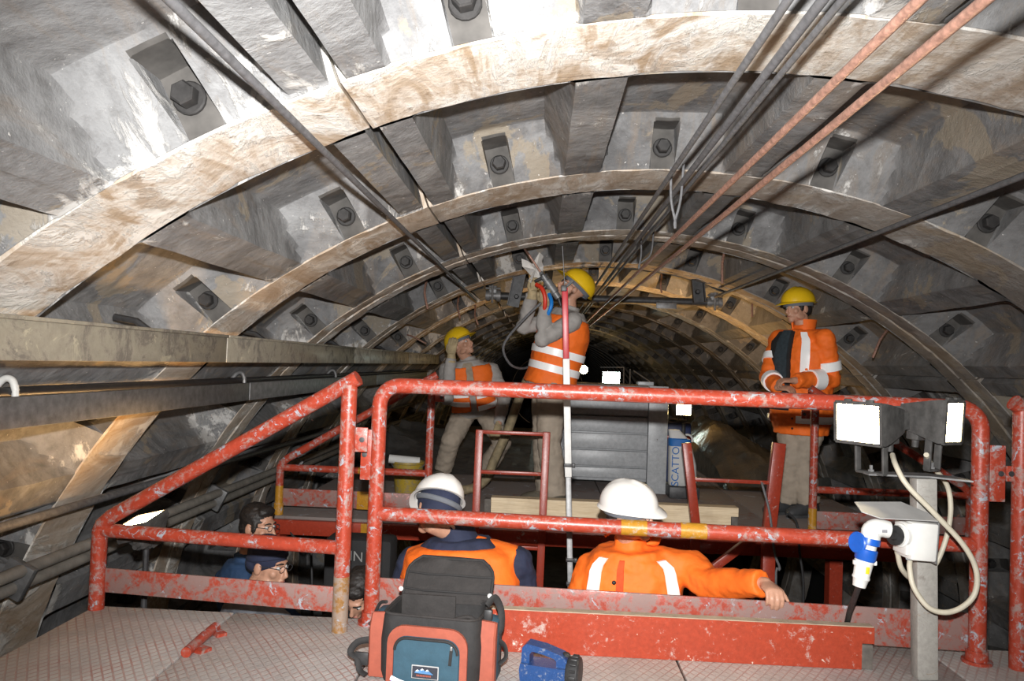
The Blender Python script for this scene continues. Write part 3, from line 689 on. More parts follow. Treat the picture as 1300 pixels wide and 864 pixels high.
# ------------------------------------------------------------------ work lamps
m_lampbody = simple('dusty_black_lamp_housing', (.075, .073, .07), .65, .2, .45, 30)
E_WARM = emis('halogen_glass', (1.0, .80, .46), 60)
E_WARM2 = emis('far_halogen_glass', (1.0, .72, .32), 45)
E_LEFT = emis('left_halogen_glass', (1.0, .58, .23), 160)
E_HID = emis('hidden_halogen_glass', (1.0, .55, .18), 700)
E_COLD = emis('far_white_lamp_glass', (.80, 1.0, .92), 55)
def floodlight(label, c, nrm, w_, h_, depth, mat_e, foot=None, up=(0, 0, 1), bolts=True, drop=.055, power=0, color=(1, .8, .5)):
    """c: centre of the glass, nrm: the way it shines"""
    c = V(c); n = V(nrm).normalized(); x = V(up).cross(n).normalized(); y = n.cross(x)
    t = thing('floodlight', label, 'floodlight', c - V((0, 0, h_)) if foot is None else foot)
    def q(a, b, d): return c + x * a + y * b + n * d
    def rect(a, b, d, r=.0): return [q(-a, -b, d), q(a, -b, d), q(a, b, d), q(-a, b, d)]
    hw, hh = w_ / 2, h_ / 2
    mb = MB(); mb.loft([rect(hw + .006, hh + .006, -.006), rect(hw + .008, hh + .008, -.02), rect(hw * .98, hh * .98, -depth * .35), rect(hw * .62, hh * .7, -depth * .85), rect(hw * .5, hh * .6, -depth)])
    body = mb.build('housing', m_lampbody, t)
    for i in range(5):                                   # cooling fins
        f = -hw * .5 + i * hw * .25
        mb = MB(); mb.prism([q(f - .002, -hh * .5, -depth * .8), q(f - .002, hh * .5, -depth * .8), q(f - .002, hh * .45, -depth * 1.12), q(f - .002, -hh * .45, -depth * 1.12)], x * .004); mb.build('fin', m_lampbody, body)
    mb = MB()                                            # bezel
    for a0, b0, a1, b1 in ((-1, -1, 1, -1), (-1, 1, 1, 1), (-1, -1, -1, 1), (1, -1, 1, 1)):
        mb.bar(q(a0 * (hw + .004), b0 * (hh + .004), -.002), q(a1 * (hw + .004), b1 * (hh + .004), -.002), .012, .012, n)
    mb.build('bezel', m_lampbody, t)
    mb = MB(); mb.add(rect(hw, hh, -.002), [(0, 1, 2, 3)]); g = mb.build('glass', mat_e, t)
    # keep the lit face towards the beam
    if g.data.polygons[0].normal.dot(n) < 0: g.data.flip_normals()
    mb = MB()                                            # U bracket
    arm = hh + drop
    for s in (-1, 1):
        mb.bar(q(s * (hw * .62), -hh * .2 if False else -hh * .95, -depth * .35), q(s * (hw * .62), -arm, -depth * .35), .010, .028, n, .003)
    mb.bar(q(-hw * .64, -arm, -depth * .35), q(hw * .64, -arm, -depth * .35), .028, .010, y, .003)
    br = mb.build('bracket', m_lampbody, t)
    mb = MB(); mb.lathe(q(0, -arm + .002, -depth * .35), y, [(0, .011), (.010, .011), (.010, .006), (.026, .006)], 6); mb.build('bracket_bolt', m_steel, br)
    mb = MB(); mb.box(q(hw * .2, -hh * .9, -depth * .75), (.05, .05, .045), Matrix((x, n, y)).transposed(), .006); mb.lathe(q(hw * .2, -hh * .9 - .02, -depth * .75), -y, [(0, .014), (.03, .012)], 10); mb.build('cable_gland', m_lampbody, t)
    if bolts:
        for a in (-.5, .5):
            mb = MB(); mb.box(q(a * hw, hh + .012, -.008), (.03, .014, .012), Matrix((x, n, y)).transposed(), .003); mb.build('latch', m_lampbody, t)
    return t

# stand with two floodlights
SX, SY = 1.452, 2.96
st = thing('lamp_stand', 'grey square post with a cross plate, standing on the near deck', 'stand', (SX, SY, 0))
m_post = worn('weathered_grey_post', (.36, .345, .315), dust=(.18, .16, .14), amt=.35, rough=.7, scale=6, metal_c=(.25, .14, .07), wear=.03)
ptop = P(1172, 606, SY)
mb = MB(); mb.bar((SX - .004, SY, 0), (ptop.x, SY, ptop.z), .076, .06, (0, 1, 0), .006); mb.build('post', m_post, st)
pl_, pr_ = P(1100, 602, SY - .03), P(1232, 614, SY - .08)
mb = MB(); zt = ptop.z + .006
mb.prism([V((pl_.x, SY - .05, zt)), V((ptop.x, SY - .05, zt)), V((pr_.x, SY - .10, zt - .004)), V((pr_.x + .005, SY + .0, zt - .004)), V((ptop.x + .03, SY + .05, zt)), V((pl_.x, SY + .03, zt))], (0, 0, .006)); mb.build('cross_plate', m_steel, st)
for z in (.45, .5):
    mb = MB(); mb.lathe((SX - .008, SY - .03, z), (0, -1, 0), [(0, .006), (.002, .006)], 8); mb.build('bolt_hole', m_dsteel, st)
flA = floodlight('lit floodlight on the stand with its wide bright glass turned to the left', P(1089, 537, SY - .06), (-.84, -.52, -.05), .18, .138, .21, E_WARM, drop=.118)
flB = floodlight('lit floodlight on the stand, turned to the right with a narrow bright glass', P(1211, 536, SY - .06), (.50, -.85, -.06), .095, .145, .20, E_WARM, drop=.115)
# flood on the left by the wall
floodlight('lit floodlight low behind the sloping handrail, near the left wall', P(180, 659, 3.55), (-.28, -.16, .95), .15, .15, .12, E_LEFT, up=(.1, .9, .2))
mb = MB(); c = P(186, 690, 3.6); mb.tube([c, V((c.x, 3.62, -1.25))], .014, 8); tag(mb.build('lamp_pole', m_dsteel), 'thin dark pole under the left floodlight', 'pole')
# distant lamps
floodlight('warm work lamp glowing beside the grey box on the far platform', P(868, 520, 7.3), (-.05, -1, -.05), .135, .10, .1, E_WARM2, bolts=False)
floodlight('warm work lamp hidden behind the grey box, lighting the crown', V((1.3, 8.5, .35)), (.1, .45, .9), .16, .13, .1, E_HID, bolts=False, up=(0, -1, .3))
floodlight('cold white lamp far down the tunnel above the grey box', P(776, 479, 12.0), (-.05, -1, 0), .26, .17, .16, E_COLD, bolts=False)
mb = MB(); c = P(741, 469, 20); mb.ell(c, (.11, .09, .11)); o = mb.build('bulb', E_WARM2)
o.name = 'bulb_lamp'; tag(o, 'tiny round warm lamp farthest down the tunnel', 'lamp')
mb = MB(); mb.tube([c + V((0, .02, .08)), c + V((0, .02, .6)), V((c.x, 20.02, AZ + RT - .05))], .012, 8); mb.build('cord', m_bcable, o)
# lamp post and rack for the distant lamps, on the far deck
for (px, py, Y, lb) in ((868, 540, 7.36, 'short pole carrying the warm work lamp beside the grey box'), (776, 492, 12.12, 'thin pole carrying the cold white lamp')):
    c = P(px, py, Y); mb = MB(); mb.tube([V((c.x, Y + .0, 0.0)), V((c.x, Y, c.z + .02))], .018, 8); mb.lathe((c.x, Y, 0), (0, 0, 1), [(0, .14), (.012, .14), (.02, .03)], 14)
    tag(mb.build('lamp_pole', m_dsteel), lb, 'pole')
# frame of thin tubes far behind
t = thing('distant_rack', 'thin tube frame far down the tunnel beside the cold lamp', 'frame', P(792, 500, 12.6))
for a, b in (((762, 466), (792, 466)), ((792, 466), (792, 505)), ((800, 468), (800, 505)), ((804, 470), (825, 484))):
    mb = MB(); p0 = P(*a, 12.6); p1 = P(*b, 12.6)
    if b[1] == 505: p1.z = 0
    mb.tube([p0, p1], .012, 8); mb.build('tube', m_steel, t)

# ------------------------------------------------------------------ socket box and plug
bx = thing('socket_box', 'white switch socket box with a metal rain hood on the post', 'socket', P(1160, 700, SY - .09))
b0 = P(1160, 684, SY - .085)
rb = Matrix.Rotation(.12, 3, 'Z') @ Matrix.Rotation(.06, 3, 'Y')
mb = MB(); mb.box(b0 + rb @ V((.012, 0, 0)), (.095, .10, .135), rb, .008); mb.build('housing', m_white, bx)
mb = MB(); mb.box(b0 + rb @ V((-.042, 0, .004)), (.02, .085, .115), rb, .006); mb.build('face_plate', m_white, bx)
mb = MB(); mb.box(b0 + rb @ V((.062, .01, 0)), (.008, .11, .15), rb, .003); mb.build('back_plate', m_steel, bx)
mb = MB(); mb.lathe(b0 + rb @ V((-.05, -.01, .012)), rb @ V((-1, -.25, 0)), [(0, .042), (.012, .042), (.016, .036), (.03, .034)], 18); mb.build('socket_collar', m_white, bx)
mb = MB(); mb.lathe(b0 + rb @ V((-.08, -.02, .012)), rb @ V((-1, -.35, -.0)), [(0, .035), (.010, .036), (.012, .018), (.022, .014)], 18); mb.build('switch_knob', m_bcable, bx)
mb = MB(); hz = b0.z + .078
ha, hb = P(1087, 643, SY - .16), P(1180, 660, SY - .12)
mb.prism([V((b0.x - .235, SY - .20, hz + .03)), V((b0.x - .215, SY - .09, hz + .045)), V((b0.x - .03, SY - .045, hz + .045)), V((b0.x + .075, SY - .05, hz + .006)), V((b0.x + .075, SY - .13, hz - .004)), V((b0.x - .17, SY - .20, hz + .01))], (0, 0, .003)); mb.build('hood', simple('white_painted_sheet', (.5, .5, .49), .5, .1, .15, 10), bx)
mb = MB(); mb.lathe(P(1155, 708, SY - .085) + V((0, 0, .02)), (0, 0, -1), [(0, .014), (.025, .014), (.028, .009), (.035, .008)], 6); mb.build('cable_gland', simple('grey_gland', (.35, .38, .40), .5), bx)
pg = thing('plug', 'blue and white industrial plug hanging from the socket box', 'plug', P(1092, 742, SY - .16))
Yp = SY - .13
e0, e1, e2 = P(1128, 672, Yp), P(1108, 668, Yp), P(1105, 684, Yp)
mb = MB(); mb.tube(curve_pts([e0, P(1116, 670, Yp), P(1107, 673, Yp), P(1105, 683, Yp)], 4), [.030, .031, .031, .032, .033, .034, .034, .034, .034, .034, .033, .033, .033], 18); mb.build('elbow', m_white, pg)
dn = (P(1091, 742, Yp) - P(1106, 672, Yp)).normalized(); o0 = P(1103, 686, Yp)
mb = MB(); mb.lathe(o0, dn, [(-.012, .037), (.0, .039), (.010, .039), (.012, .036)], 20); mb.build('blue_ring', m_blue, pg)
mb = MB(); mb.lathe(o0, dn, [(.012, .030), (.03, .030)], 18); mb.build('white_neck', m_white, pg)
mb = MB(); mb.lathe(o0, dn, [(.028, .034), (.032, .037), (.065, .036), (.07, .033)], 20); mb.build('blue_body', m_blue, pg)
mb = MB(); f0 = P(1087, 689, Yp - .005); mb.lathe(f0 + V((.012, .01, 0)), V((-1, -.5, .15)), [(0, .036), (.008, .038), (.012, .034)], 20); mb.build('flap', m_blue, pg)
mb = MB(); mb.lathe(o0, dn, [(.068, .030), (.075, .034), (.080, .031), (.125, .028), (.13, .030), (.135, .030), (.14, .026), (.165, .022), (.168, .012)], 20)
for s in (-1, 1): mb.box(o0 + dn * .078 + V((s * .034, -.005, 0)), (.014, .014, .016), bev=.003)
gr_ = mb.build('grip', m_white, pg)
mb = MB(); c = o0 + dn * .10 + V((.004, -.031, 0)); mb.box(c, (.013, .003, .024), Matrix.Rotation(.1, 3, 'Y'), .001); mb.build('yellow_label', simple('yellow_label', (.8, .55, .02), .5), pg)
mb = MB(); c = P(1123, 674, Yp - .032); mb.box(c, (.018, .003, .010)); mb.build('printed_label', simple('grey_print', (.25, .25, .27), .5), pg)
mb = MB(); mb.tube(curve_pts([o0 + dn * .16, P(1085, 758, Yp + .07), P(1079, 774, Yp + .16), P(1075, 791, 3.085), V((1.20, 3.10, .08)), V((1.17, 3.11, .014))], 5), .0105, 10)
tag(mb.build('plug_cable', m_bcable), 'black cable dropping from the blue and white plug behind the red plank', 'cable')
for pts, lb in (([P(1133, 577, SY - .02), P(1138, 592, SY - .10), P(1152, 616, SY - .14), P(1185, 650, SY - .15), P(1222, 690, SY - .15), P(1239, 722, SY - .15), P(1238, 752, SY - .15), P(1222, 770, SY - .15), P(1200, 777, SY - .15), P(1178, 770, SY - .14), P(1160, 745, SY - .12), P(1155, 722, SY - .10), P(1155, 712, SY - .085)], 'cream cable of the left lamp, in a big loop across the post'),
                ([P(1176, 577, SY - .02), P(1184, 592, SY + .06), P(1202, 615, SY + .10), P(1207, 645, SY + .10), P(1202, 680, SY + .10), P(1190, 712, SY + .10), P(1178, 724, SY + .09), P(1160, 735, SY + .04), P(1145, 722, SY - .02), P(1139, 700, SY - .04)], 'cream cable of the right lamp, passing behind the post')):
    mb = MB(); mb.tube(curve_pts(pts, 5), .0095, 10); tag(mb.build('lamp_cable', m_cream), lb, 'cable')

# ------------------------------------------------------------------ bag
m_bag = simple('black_nylon', (.017, .016, .016), .8, 0, .3, 25, .5, .006)
m_bagin = simple('black_quilted_lining', (.024, .021, .020), .85, 0, .3, 18, .6, .01)
m_teal = simple('teal_nylon', (.026, .072, .105), .75, 0, .15, 30, .3, .004)
m_rust = simple('rust_orange_nylon', (.30, .070, .040), .75, 0, .14, 30, .3, .004)
BG = V((-.335, 2.76, 0.0)); RB = Matrix.Rotation(math.radians(-7), 3, 'Z')
BS = 1.08
def B(x, y, z): return BG + RB @ V((x * BS, y * BS, z * BS))
bag = thing('shoulder_bag', 'open black shoulder bag with teal pocket and rust orange trim on the near deck', 'bag', BG)
def rrect(hx, hy, z, r, n=5, dx=0, dy=0):
    out = []
    for cx, cy, a in ((hx - r, hy - r, 0), (-hx + r, hy - r, PI / 2), (-hx + r, -hy + r, PI), (hx - r, -hy + r, 1.5 * PI)):
        for i in range(n + 1): out.append(B(cx + r * math.cos(a + PI / 2 * i / n) + dx, cy + r * math.sin(a + PI / 2 * i / n) + dy, z))
    return out
HT = .215
mb = MB()   # outer wall, rim, inner wall, inner floor
mb.loft([rrect(.155, .105, .002, .04), rrect(.163, .112, .03, .045), rrect(.165, .114, .13, .045), rrect(.158, .108, HT - .01, .04), rrect(.154, .104, HT, .04), rrect(.146, .097, HT - .004, .035), rrect(.143, .094, .10, .035)])
mb.build('body', m_bag, bag)
mb = MB(); mb.tube([rrect(.155, .105, HT + .001, .04)[i % 24] for i in range(25)], .005, 8); mb.build('rim_piping', m_bagin, bag)
mb = MB(); mb.bar(B(-.13, .02, .19), B(.05, .035, .19), .012, .12, bev=.004); mb.build('divider', m_bagin, bag)
mb = MB(); mb.tube(curve_pts([B(.03, -.06, .150), B(.06, -.02, .185), B(.10, .01, .19), B(.13, .0, .18)], 4), .007, 10); mb.build('inner_pad', m_rust if False else m_bagin, bag)
# lid, hinged at the back and standing open
lid = []
for i in range(9):
    z = HT - .01 + i * .0158
    t_ = i / 8; hx = .152 if i < 6 else .152 - .045 * ((i - 5) / 3) ** 2
    y = .105 + .085 * t_
    lid.append([B(-hx, y - .010, z), B(-hx * .5, y - .018 - .004 * (i % 3), z), B(0, y - .020 + .004 * (i % 2), z), B(hx * .5, y - .018, z), B(hx, y - .010, z), B(hx, y + .012, z), B(0, y + .016, z), B(-hx, y + .012, z)])
mb = MB(); mb.loft(lid); ld = mb.build('lid', m_bagin, bag, 60)
mb = MB(); edge = [B(-.152, .107, HT)] + [p for p in ([r[0] for r in lid[1:]])] + [lid[-1][2]] + [r[4] for r in reversed(lid[1:])] + [B(.152, .107, HT)]
mb.tube(edge, .006, 8); mb.build('lid_piping', m_bag, ld)
for i in (2, 5):
    mb = MB(); z = lid[i][0].z; mb.tube([lid[i][j] + RB @ V((0, -.002, 0)) for j in range(5)], .004, 6); mb.build('quilt_seam', m_bag, ld)
for s in (-1, 1):
    mb = MB(); mb.lathe(B(s * .154, .088, HT + .025), RB @ V((0, -1, .2)), [(0, .008), (.006, .009), (.010, .006)], 10); mb.build('zip_pull', m_white, bag)
# front pocket
def fr(x, z, y=-.128): return B(x, y - .016 * (1 - (x / .16) ** 2), z)
def arch(wd, top, r, n=6):
    return [(-wd, .0), (-wd, top - r)] + [(-wd + r - r * math.cos(PI / 2 * i / n), top - r + r * math.sin(PI / 2 * i / n)) for i in range(1, n + 1)] + [(wd - r + r * math.sin(PI / 2 * i / n), top - r + r * math.cos(PI / 2 * i / n)) for i in range(0, n + 1)] + [(wd, .0)]
pk = arch(.108, .160, .045)
mb = MB(); mb.loft([[B(x * 1.02, -.10, z + .006) for x, z in pk], [fr(x, z + .006, -.118) for x, z in pk], [fr(x * .95, z * .97 + .008, -.128) for x, z in pk]]); pock = mb.build('front_pocket', m_teal, bag)
arcp = arch(.128, .190, .06)
mb = MB()
inner = arch(.106, .160, .045)
ro = [(x, z) for x, z in arcp]; ri = inner
mb.loft([[fr(x, z + .004, -.112) for x, z in ro], [fr(x, z + .004, -.124) for x, z in ro], [fr(x, z + .004, -.124) for x, z in ri], [fr(x, z + .004, -.110) for x, z in ri]], False, closed=True)
mb.build('orange_arch', m_rust, bag)
mb = MB(); zp = [p for p in arch(.100, .156, .04)][1:-1]; mb.tube([fr(x, z + .004, -.132) for x, z in zp], .005, 8); mb.build('zip', m_bag, pock)
mb = MB(); mb.bar(fr(.083, .138, -.140), fr(.080, .092, -.141), .010, .004, RB @ V((0, -1, 0))); mb.build('zip_tab', m_bag, pock)
mb = MB(); mb.box(fr(.083, .143, -.141), (.008, .006, .014), RB, .002); mb.build('zip_slider', m_steel, pock)
# badge
def fb(x, z, y=-.146): return B(x, y - .012, z + .016)
mb = MB(); mb.box(fb(.005, 0.0500), (.092, .004, .044), RB, .001); bd = mb.build('badge', simple('badge_grey', (.40, .40, .40), .6), pock)
mb = MB(); mb.box(fb(.005, 0.0500, -.1478), (.086, .003, .038), RB); mb.build('badge_field', simple('badge_navy', (.025, .028, .04), .6), pock)
mb = MB(); mb.prism([fb(x, z, -.1497) for x, z in ((-.028, .048), (-.018, .059), (-.013, .056), (-.003, .063), (.006, .055), (.013, .061), (.021, .054), (.032, .046))], RB @ V((0, -.0008, 0))); mb.build('badge_mountains', simple('badge_blue', (.08, .22, .45), .6), pock)
mb = MB()
for x, z in ((-.018, .059), (-.003, .063), (.013, .061)): mb.prism([fb(x - .006, z - .005, -.1506), fb(x, z, -.1506), fb(x + .006, z - .005, -.1506), fb(x + .002, z - .004, -.1506), fb(x - .001, z - .006, -.1506)], RB @ V((0, -.0006, 0)))
mb.build('badge_snow', m_white, pock)
mb = MB()
for i in range(9): mb.box(fb(-.019 + i * .0052, .0405, -.1497), (.0040, .0012, .0052 if i % 3 else .006), RB)
mb.build('badge_lettering', m_rust, pock)
# reflective strip under the pocket
mb = MB(); lp = [fr(x, .034 - .020 * (1 - (x / .11) ** 2), -.134) for x in (-.108, -.08, -.05, -.02, .01, .04, .07, .10)]
mb.tube(lp, .0085, 8, ell=.6); mb.build('reflective_strip', m_retro, pock)
mb = MB(); mb.tube([p - V((0, 0, .012)) for p in lp], .004, 8); mb.build('blue_piping', m_blue, pock)
# side pockets
for s in (-1, 1):
    mb = MB(); pr = [(-.07, .0), (-.07, .15), (-.055, .185), (-.02, .20), (.03, .20), (.065, .185), (.08, .15), (.08, .0)]
    mb.loft([[B(s * .155, y, z + .004) for y, z in pr], [B(s * .195, y * .95, z * .97 + .004) for y, z in pr], [B(s * .203, y * .8, z * .93 + .006) for y, z in pr]]); sp_ = mb.build('side_pocket', m_teal, bag)
    mb = MB(); pr2 = [(-.082, .0), (-.082, .16), (-.062, .20), (-.05, .2), (-.05, .0)]
    mb.loft([[B(s * .150, y, z + .006) for y, z in pr2], [B(s * .200, y, z * .98 + .006) for y, z in pr2], [B(s * .206, y + .006, z * .95 + .007) for y, z in pr2]]); mb.build('orange_trim', m_rust, sp_)
# straps and buckles
mb = MB(); mb.tube(curve_pts([B(.165, -.02, .24), B(.185, .0, .262), B(.205, .015, .22), B(.208, .01, .17), B(.20, .0, .15)], 5), .013, 8, ell=.35); mb.build('strap', m_bag, bag)
mb = MB(); mb.tube(curve_pts([B(.20, .02, .12), B(.225, .0, .11), B(.23, -.01, .08), B(.21, -.02, .06)], 5), .011, 8, ell=.35); mb.build('strap', m_bag, bag)
mb = MB(); mb.tube(curve_pts([B(-.16, -.05, .235), B(-.19, -.03, .22), B(-.225, .0, .15), B(-.235, .0, .14)], 5), .006, 8); mb.build('strap', m_bag, bag)
mb = MB(); mb.tube(curve_pts([B(-.20, -.06, .115), B(-.245, -.07, .105), B(-.265, -.08, .075), B(-.235, -.09, .06), B(-.225, -.10, .03), B(-.20, -.11, .02)], 5), .012, 8, ell=.4); mb.build('strap', m_bag, bag)
mb = MB(); mb.box(B(-.225, -.085, .06), (.05, .012, .045), RB, .005); mb.build('buckle', m_bcable, bag)
mb = MB(); mb.box(B(.172, -.03, .215), (.03, .02, .04), RB, .006); mb.build('buckle', m_bcable, bag)

# ------------------------------------------------------------------ hand lantern
m_lblue = worn('dusty_blue_plastic', (.014, .055, .18), dust=(.22, .23, .25), amt=.30, rough=.5, scale=30, metal_c=(.35, .35, .36), wear=-.02)
LT = V((.075, 2.72, 0)); RL = Matrix.Rotation(math.radians(-14), 3, 'Z')
def Lq(x, y, z): return LT + RL @ V((x, y, z))
lan = thing('hand_lantern', 'dusty blue hand lantern with carrying handle lying on the near deck', 'lantern', LT)
hy = .042
outer = [(-.105, .002), (-.112, .06), (-.105, .125), (-.088, .137), (-.03, .130), (.035, .112), (.052, .098), (.055, .002)]
hole = [(-.075, .083), (-.075, .108), (-.062, .113), (.002, .100), (.010, .092), (.006, .083)]
mb = MB()
lower = [(-.105, .002), (-.111, .05), (-.108, .072), (.054, .072), (.055, .002)]
mb.prism([Lq(x, -hy, z) for x, z in lower], RL @ V((0, 2 * hy, 0))); mb.build('body', m_lblue, lan)
mb = MB()      # handle: rear post, grip, front post
hy2 = .028
ho = [(-.108, .068), (-.106, .122), (-.09, .137), (-.03, .130), (.035, .112), (.052, .098), (.055, .068)]
hi2 = [(-.078, .068), (-.078, .104), (-.07, .113), (-.03, .108), (.008, .098), (.016, .090), (.016, .068)]
mb.loft([[Lq(x, -hy2, z) for x, z in ho], [Lq(x, hy2, z) for x, z in ho], [Lq(x, hy2, z) for x, z in hi2], [Lq(x, -hy2, z) for x, z in hi2]], False, closed=True)
mb.build('handle', m_lblue, lan)
mb = MB(); mb.lathe(Lq(.045, 0, .106), RL @ V((.25, 0, 1)), [(0, .014), (.006, .014), (.010, .009)], 12); mb.build('switch_button', m_bcable, lan)
mb = MB(); mb.lathe(Lq(.05, 0, .052), RL @ V((1, 0, -.0)), [(0, .046), (.008, .052), (.04, .055), (.045, .050), (.046, .046)], 24); hd = mb.build('lamp_head', m_bcable, lan)
for i in range(16):
    a = 2 * PI * i / 16; mb = MB(); mb.box(Lq(.076, math.cos(a) * .054, .052 + math.sin(a) * .054), (.022, .006, .012), RL @ Matrix.Rotation(-(a - PI / 2) + PI / 2, 3, 'X'), .002); mb.build('grip_rib', m_bcable, hd)
mb = MB(); mb.lathe(Lq(.094, 0, .052), RL @ V((-1, 0, 0)), [(0, .046), (.01, .040), (.022, .026), (.03, .010)], 20, cap=True); mb.build('reflector', simple('chrome', (.85, .85, .85), .12, 1, .05), lan)
mb = MB(); mb.lathe(Lq(.088, 0, .052), RL @ V((1, 0, 0)), [(-.012, .005), (.0, .008), (.006, .005)], 10); mb.build('lamp_bulb', m_white, lan)

# ------------------------------------------------------------------ grey box, bags and the rest of the far deck
m_grey = worn('grey_painted_steel', (.42, .435, .45), dust=(.46, .46, .45), amt=.1, rough=.6, scale=5, metal_c=(.10, .05, .03), wear=-.02)
yb_ = 6.95; xl = P(700, 560, yb_).x; xr = P(847, 560, yb_).x; zt = P(780, 488, yb_).z
gb = thing('steel_box', 'grey ribbed steel box standing on the far platform', 'container', ((xl + xr) / 2, yb_ + .5, 0))
mb = MB(); mb.box(((xl + xr) / 2, yb_ + .55, zt / 2 + .04), (xr - xl - .04, 1.0, zt - .10), bev=.006); mb.build('body', m_grey, gb)
pw = .17
mb = MB(); mb.box((xr - pw / 2, yb_ + .02, zt / 2), (pw, .06, zt), bev=.005); mb.build('corner_post', m_grey, gb)
mb = MB(); mb.box((xl + .05, yb_ + .02, zt / 2), (.10, .06, zt), bev=.005); mb.build('corner_post', m_grey, gb)
zz = [.12, .20, .225, .35, .375, .50, .525, .65, .675, zt - .02]
for i in range(0, len(zz) - 1, 2):
    z0, z1 = zz[i], zz[i + 1]
    mb = MB(); mb.box(((xl + xr - pw + .1) / 2, yb_ + .025, (z0 + z1) / 2 + .006), (xr - xl - pw - .105, .035, z1 - z0 + .012), bev=.008); mb.build('panel', m_grey, gb)
for x in (xl + .12, xr - .25, xr - .1):
    mb = MB(); mb.box((x, yb_ + .06, .045), (.12, .08, .09), bev=.004); mb.build('foot', m_dsteel, gb)
mb = MB(); mb.box((P(821, 485, yb_).x, yb_ + .1, zt + .018), (.14, .10, .035), bev=.004); mb.build('lid_latch', m_grey, gb)
# blue canister and paper sack
c = P(866, 545, 7.5); 
cn = thing('canister', 'dark blue canister under the warm work lamp', 'canister', (c.x, 7.75, 0))
mb = MB(); zc = c.z + .06; mb.box((c.x, 7.75, zc / 2), (.24, .20, zc), bev=.03); mb.build('body', simple('dark_blue_drum', (.02, .035, .11), .5, 0, .3, 8), cn)
mb = MB(); mb.lathe((c.x, 7.75, zc - .01), (0, 0, 1), [(0, .09), (.03, .085), (.035, .05)], 14); mb.build('cap', m_dsteel, cn)
mb = MB(); mb.box((c.x, 7.642, zc - .15), (.25, .014, .035), bev=.004); mb.build('red_band', m_red_clean, cn)
ya = 6.85; s0 = P(848, 612, ya); s1 = P(884, 616, ya); ztop = P(852, 545, ya).z
sk = thing('paper_sack', 'white paper sack with blue lettering leaning on the grey box', 'sack', ((s0.x + s1.x) / 2, ya, 0))
m_paper = simple('white_paper', (.58, .58, .56), .7, 0, .1, 12, .4, .01)
def sring(z, hw_, hd, cx): return [V((cx + hw_ * math.copysign(abs(math.cos(a)) ** .5, math.cos(a)), ya + hd * math.copysign(abs(math.sin(a)) ** .7, math.sin(a)), z)) for a in [2 * PI * i / 20 for i in range(20)]]
cx = (s0.x + s1.x) / 2; hw_ = (s1.x - s0.x) / 2
mb = MB(); mb.loft([sring(.10, hw_ * .94, .05, cx), sring(.13, hw_, .07, cx), sring(.28, hw_ * .97, .08, cx - .005), sring(.42, hw_ * .82, .065, cx - .025), sring(ztop - .06, hw_ * .62, .05, cx - .05), sring(ztop, hw_ * .40, .03, cx - .085)])
mb.build('sack_body', m_paper, sk)
mb = MB(); mb.box((cx, ya + .03, .05), (hw_ * 2.1, .3, .10), bev=.01); mb.build('pallet_block', m_dsteel, sk)
m_bprint = simple('blue_print', (.01, .13, .42), .6, 0, .05)
bandr = [[p + V((0, 0, 0)) for p in sring(z, w2 + .003, d2 + .004, c2)] for z, w2, d2, c2 in ((.44, hw_ * .80, .064, cx - .028), (.50, hw_ * .74, .060, cx - .036), (ztop - .07, hw_ * .64, .051, cx - .049))]
mb = MB(); mb.loft(bandr, True); mb.build('blue_band', m_bprint, sk)
text_mesh('lettering', 'SCATTO', .088, (P(858, 585, ya - .088).x, ya - .089, .272), (0, 0, 1), (-1, 0, 0), m_bprint, sk)
mb = MB(); mb.tube(arc((cx + .02, ya - .066, .50), -.4, 1.9, .045, 8, (1, 0, 0), (0, 0, 1)), .009, 6); mb.build('white_ring_print', m_paper, sk)
# yellow bucket with a white roll across it
bc = V((P(517, 622, 6.4).x, 6.4, 0)); 
bk_ = thing('bucket', 'dirty yellow bucket behind the far sloping rail', 'bucket', bc)
m_by = worn('dirty_yellow_bucket', (.42, .29, .03), dust=(.22, .18, .10), amt=.6, rough=.6, scale=16, metal_c=(.2, .15, .08))
mb = MB(); mb.lathe(bc, (0, 0, 1), [(0, .098), (.01, .10), (.25, .127), (.255, .134), (.27, .134), (.27, .124), (.02, .095)], 24); mb.build('pail', m_by, bk_)
mb = MB(); mb.tube(arc(bc + V((0, 0, .25)), 0, PI, .135, 14, (1, 0, 0), (0, -.75, -.3)), .004, 6); mb.build('bail_handle', m_steel, bk_)
mb = MB(); a = P(494, 585, 6.33); b = P(528, 592, 6.3); b.z = max(b.z, .275); mb.tube([a + V((0, 0, .02)), b + V((0.02, .05, .0))], .035, 16, cap=False); mb.tube([a + V((0, 0, .02)), b + V((.02, .05, 0))], .028, 16, cap=False)
tag(mb.build('paper_roll', m_paper), 'white cardboard roll lying across the yellow bucket', 'roll')
# crumpled plastic sheeting heap
m_sheet = simple('dark_plastic_sheet', (.055, .055, .05), .28, 0, .5, 6, .7, .03)
mb = MB(); nx, ny = 46, 40; vs = []; fs = []
for j in range(ny):
    for i in range(nx):
        u, v = i / (nx - 1), j / (ny - 1); x = 1.74 + u * 1.0; y = 7.3 + v * 3.2
        hgt = .50 * math.exp(-((u - .35) / .40) ** 2) * min(1, v * 2.2) * (1 - .25 * v) + .10 * u
        q = V((x * 5, y * 4, 0)); z = .012 + max(0, hgt * (1 + .3 * noise.noise(V((x * 2.4, y * 1.7, 3))))) + .06 * abs(noise.noise(q)) + .03 * abs(noise.noise(q * 2.7))
        if j == 0 or i in (0, nx - 1): z = .008
        vs.append(V((x, y, z)))
for j in range(ny - 1):
    for i in range(nx - 1): fs.append((j * nx + i, j * nx + i + 1, (j + 1) * nx + i + 1, (j + 1) * nx + i))
mb.add(vs, fs); tag(mb.build('plastic_sheeting', m_sheet, None, 25), 'heap of crumpled dark plastic sheeting on the right of the far platform', 'sheeting')
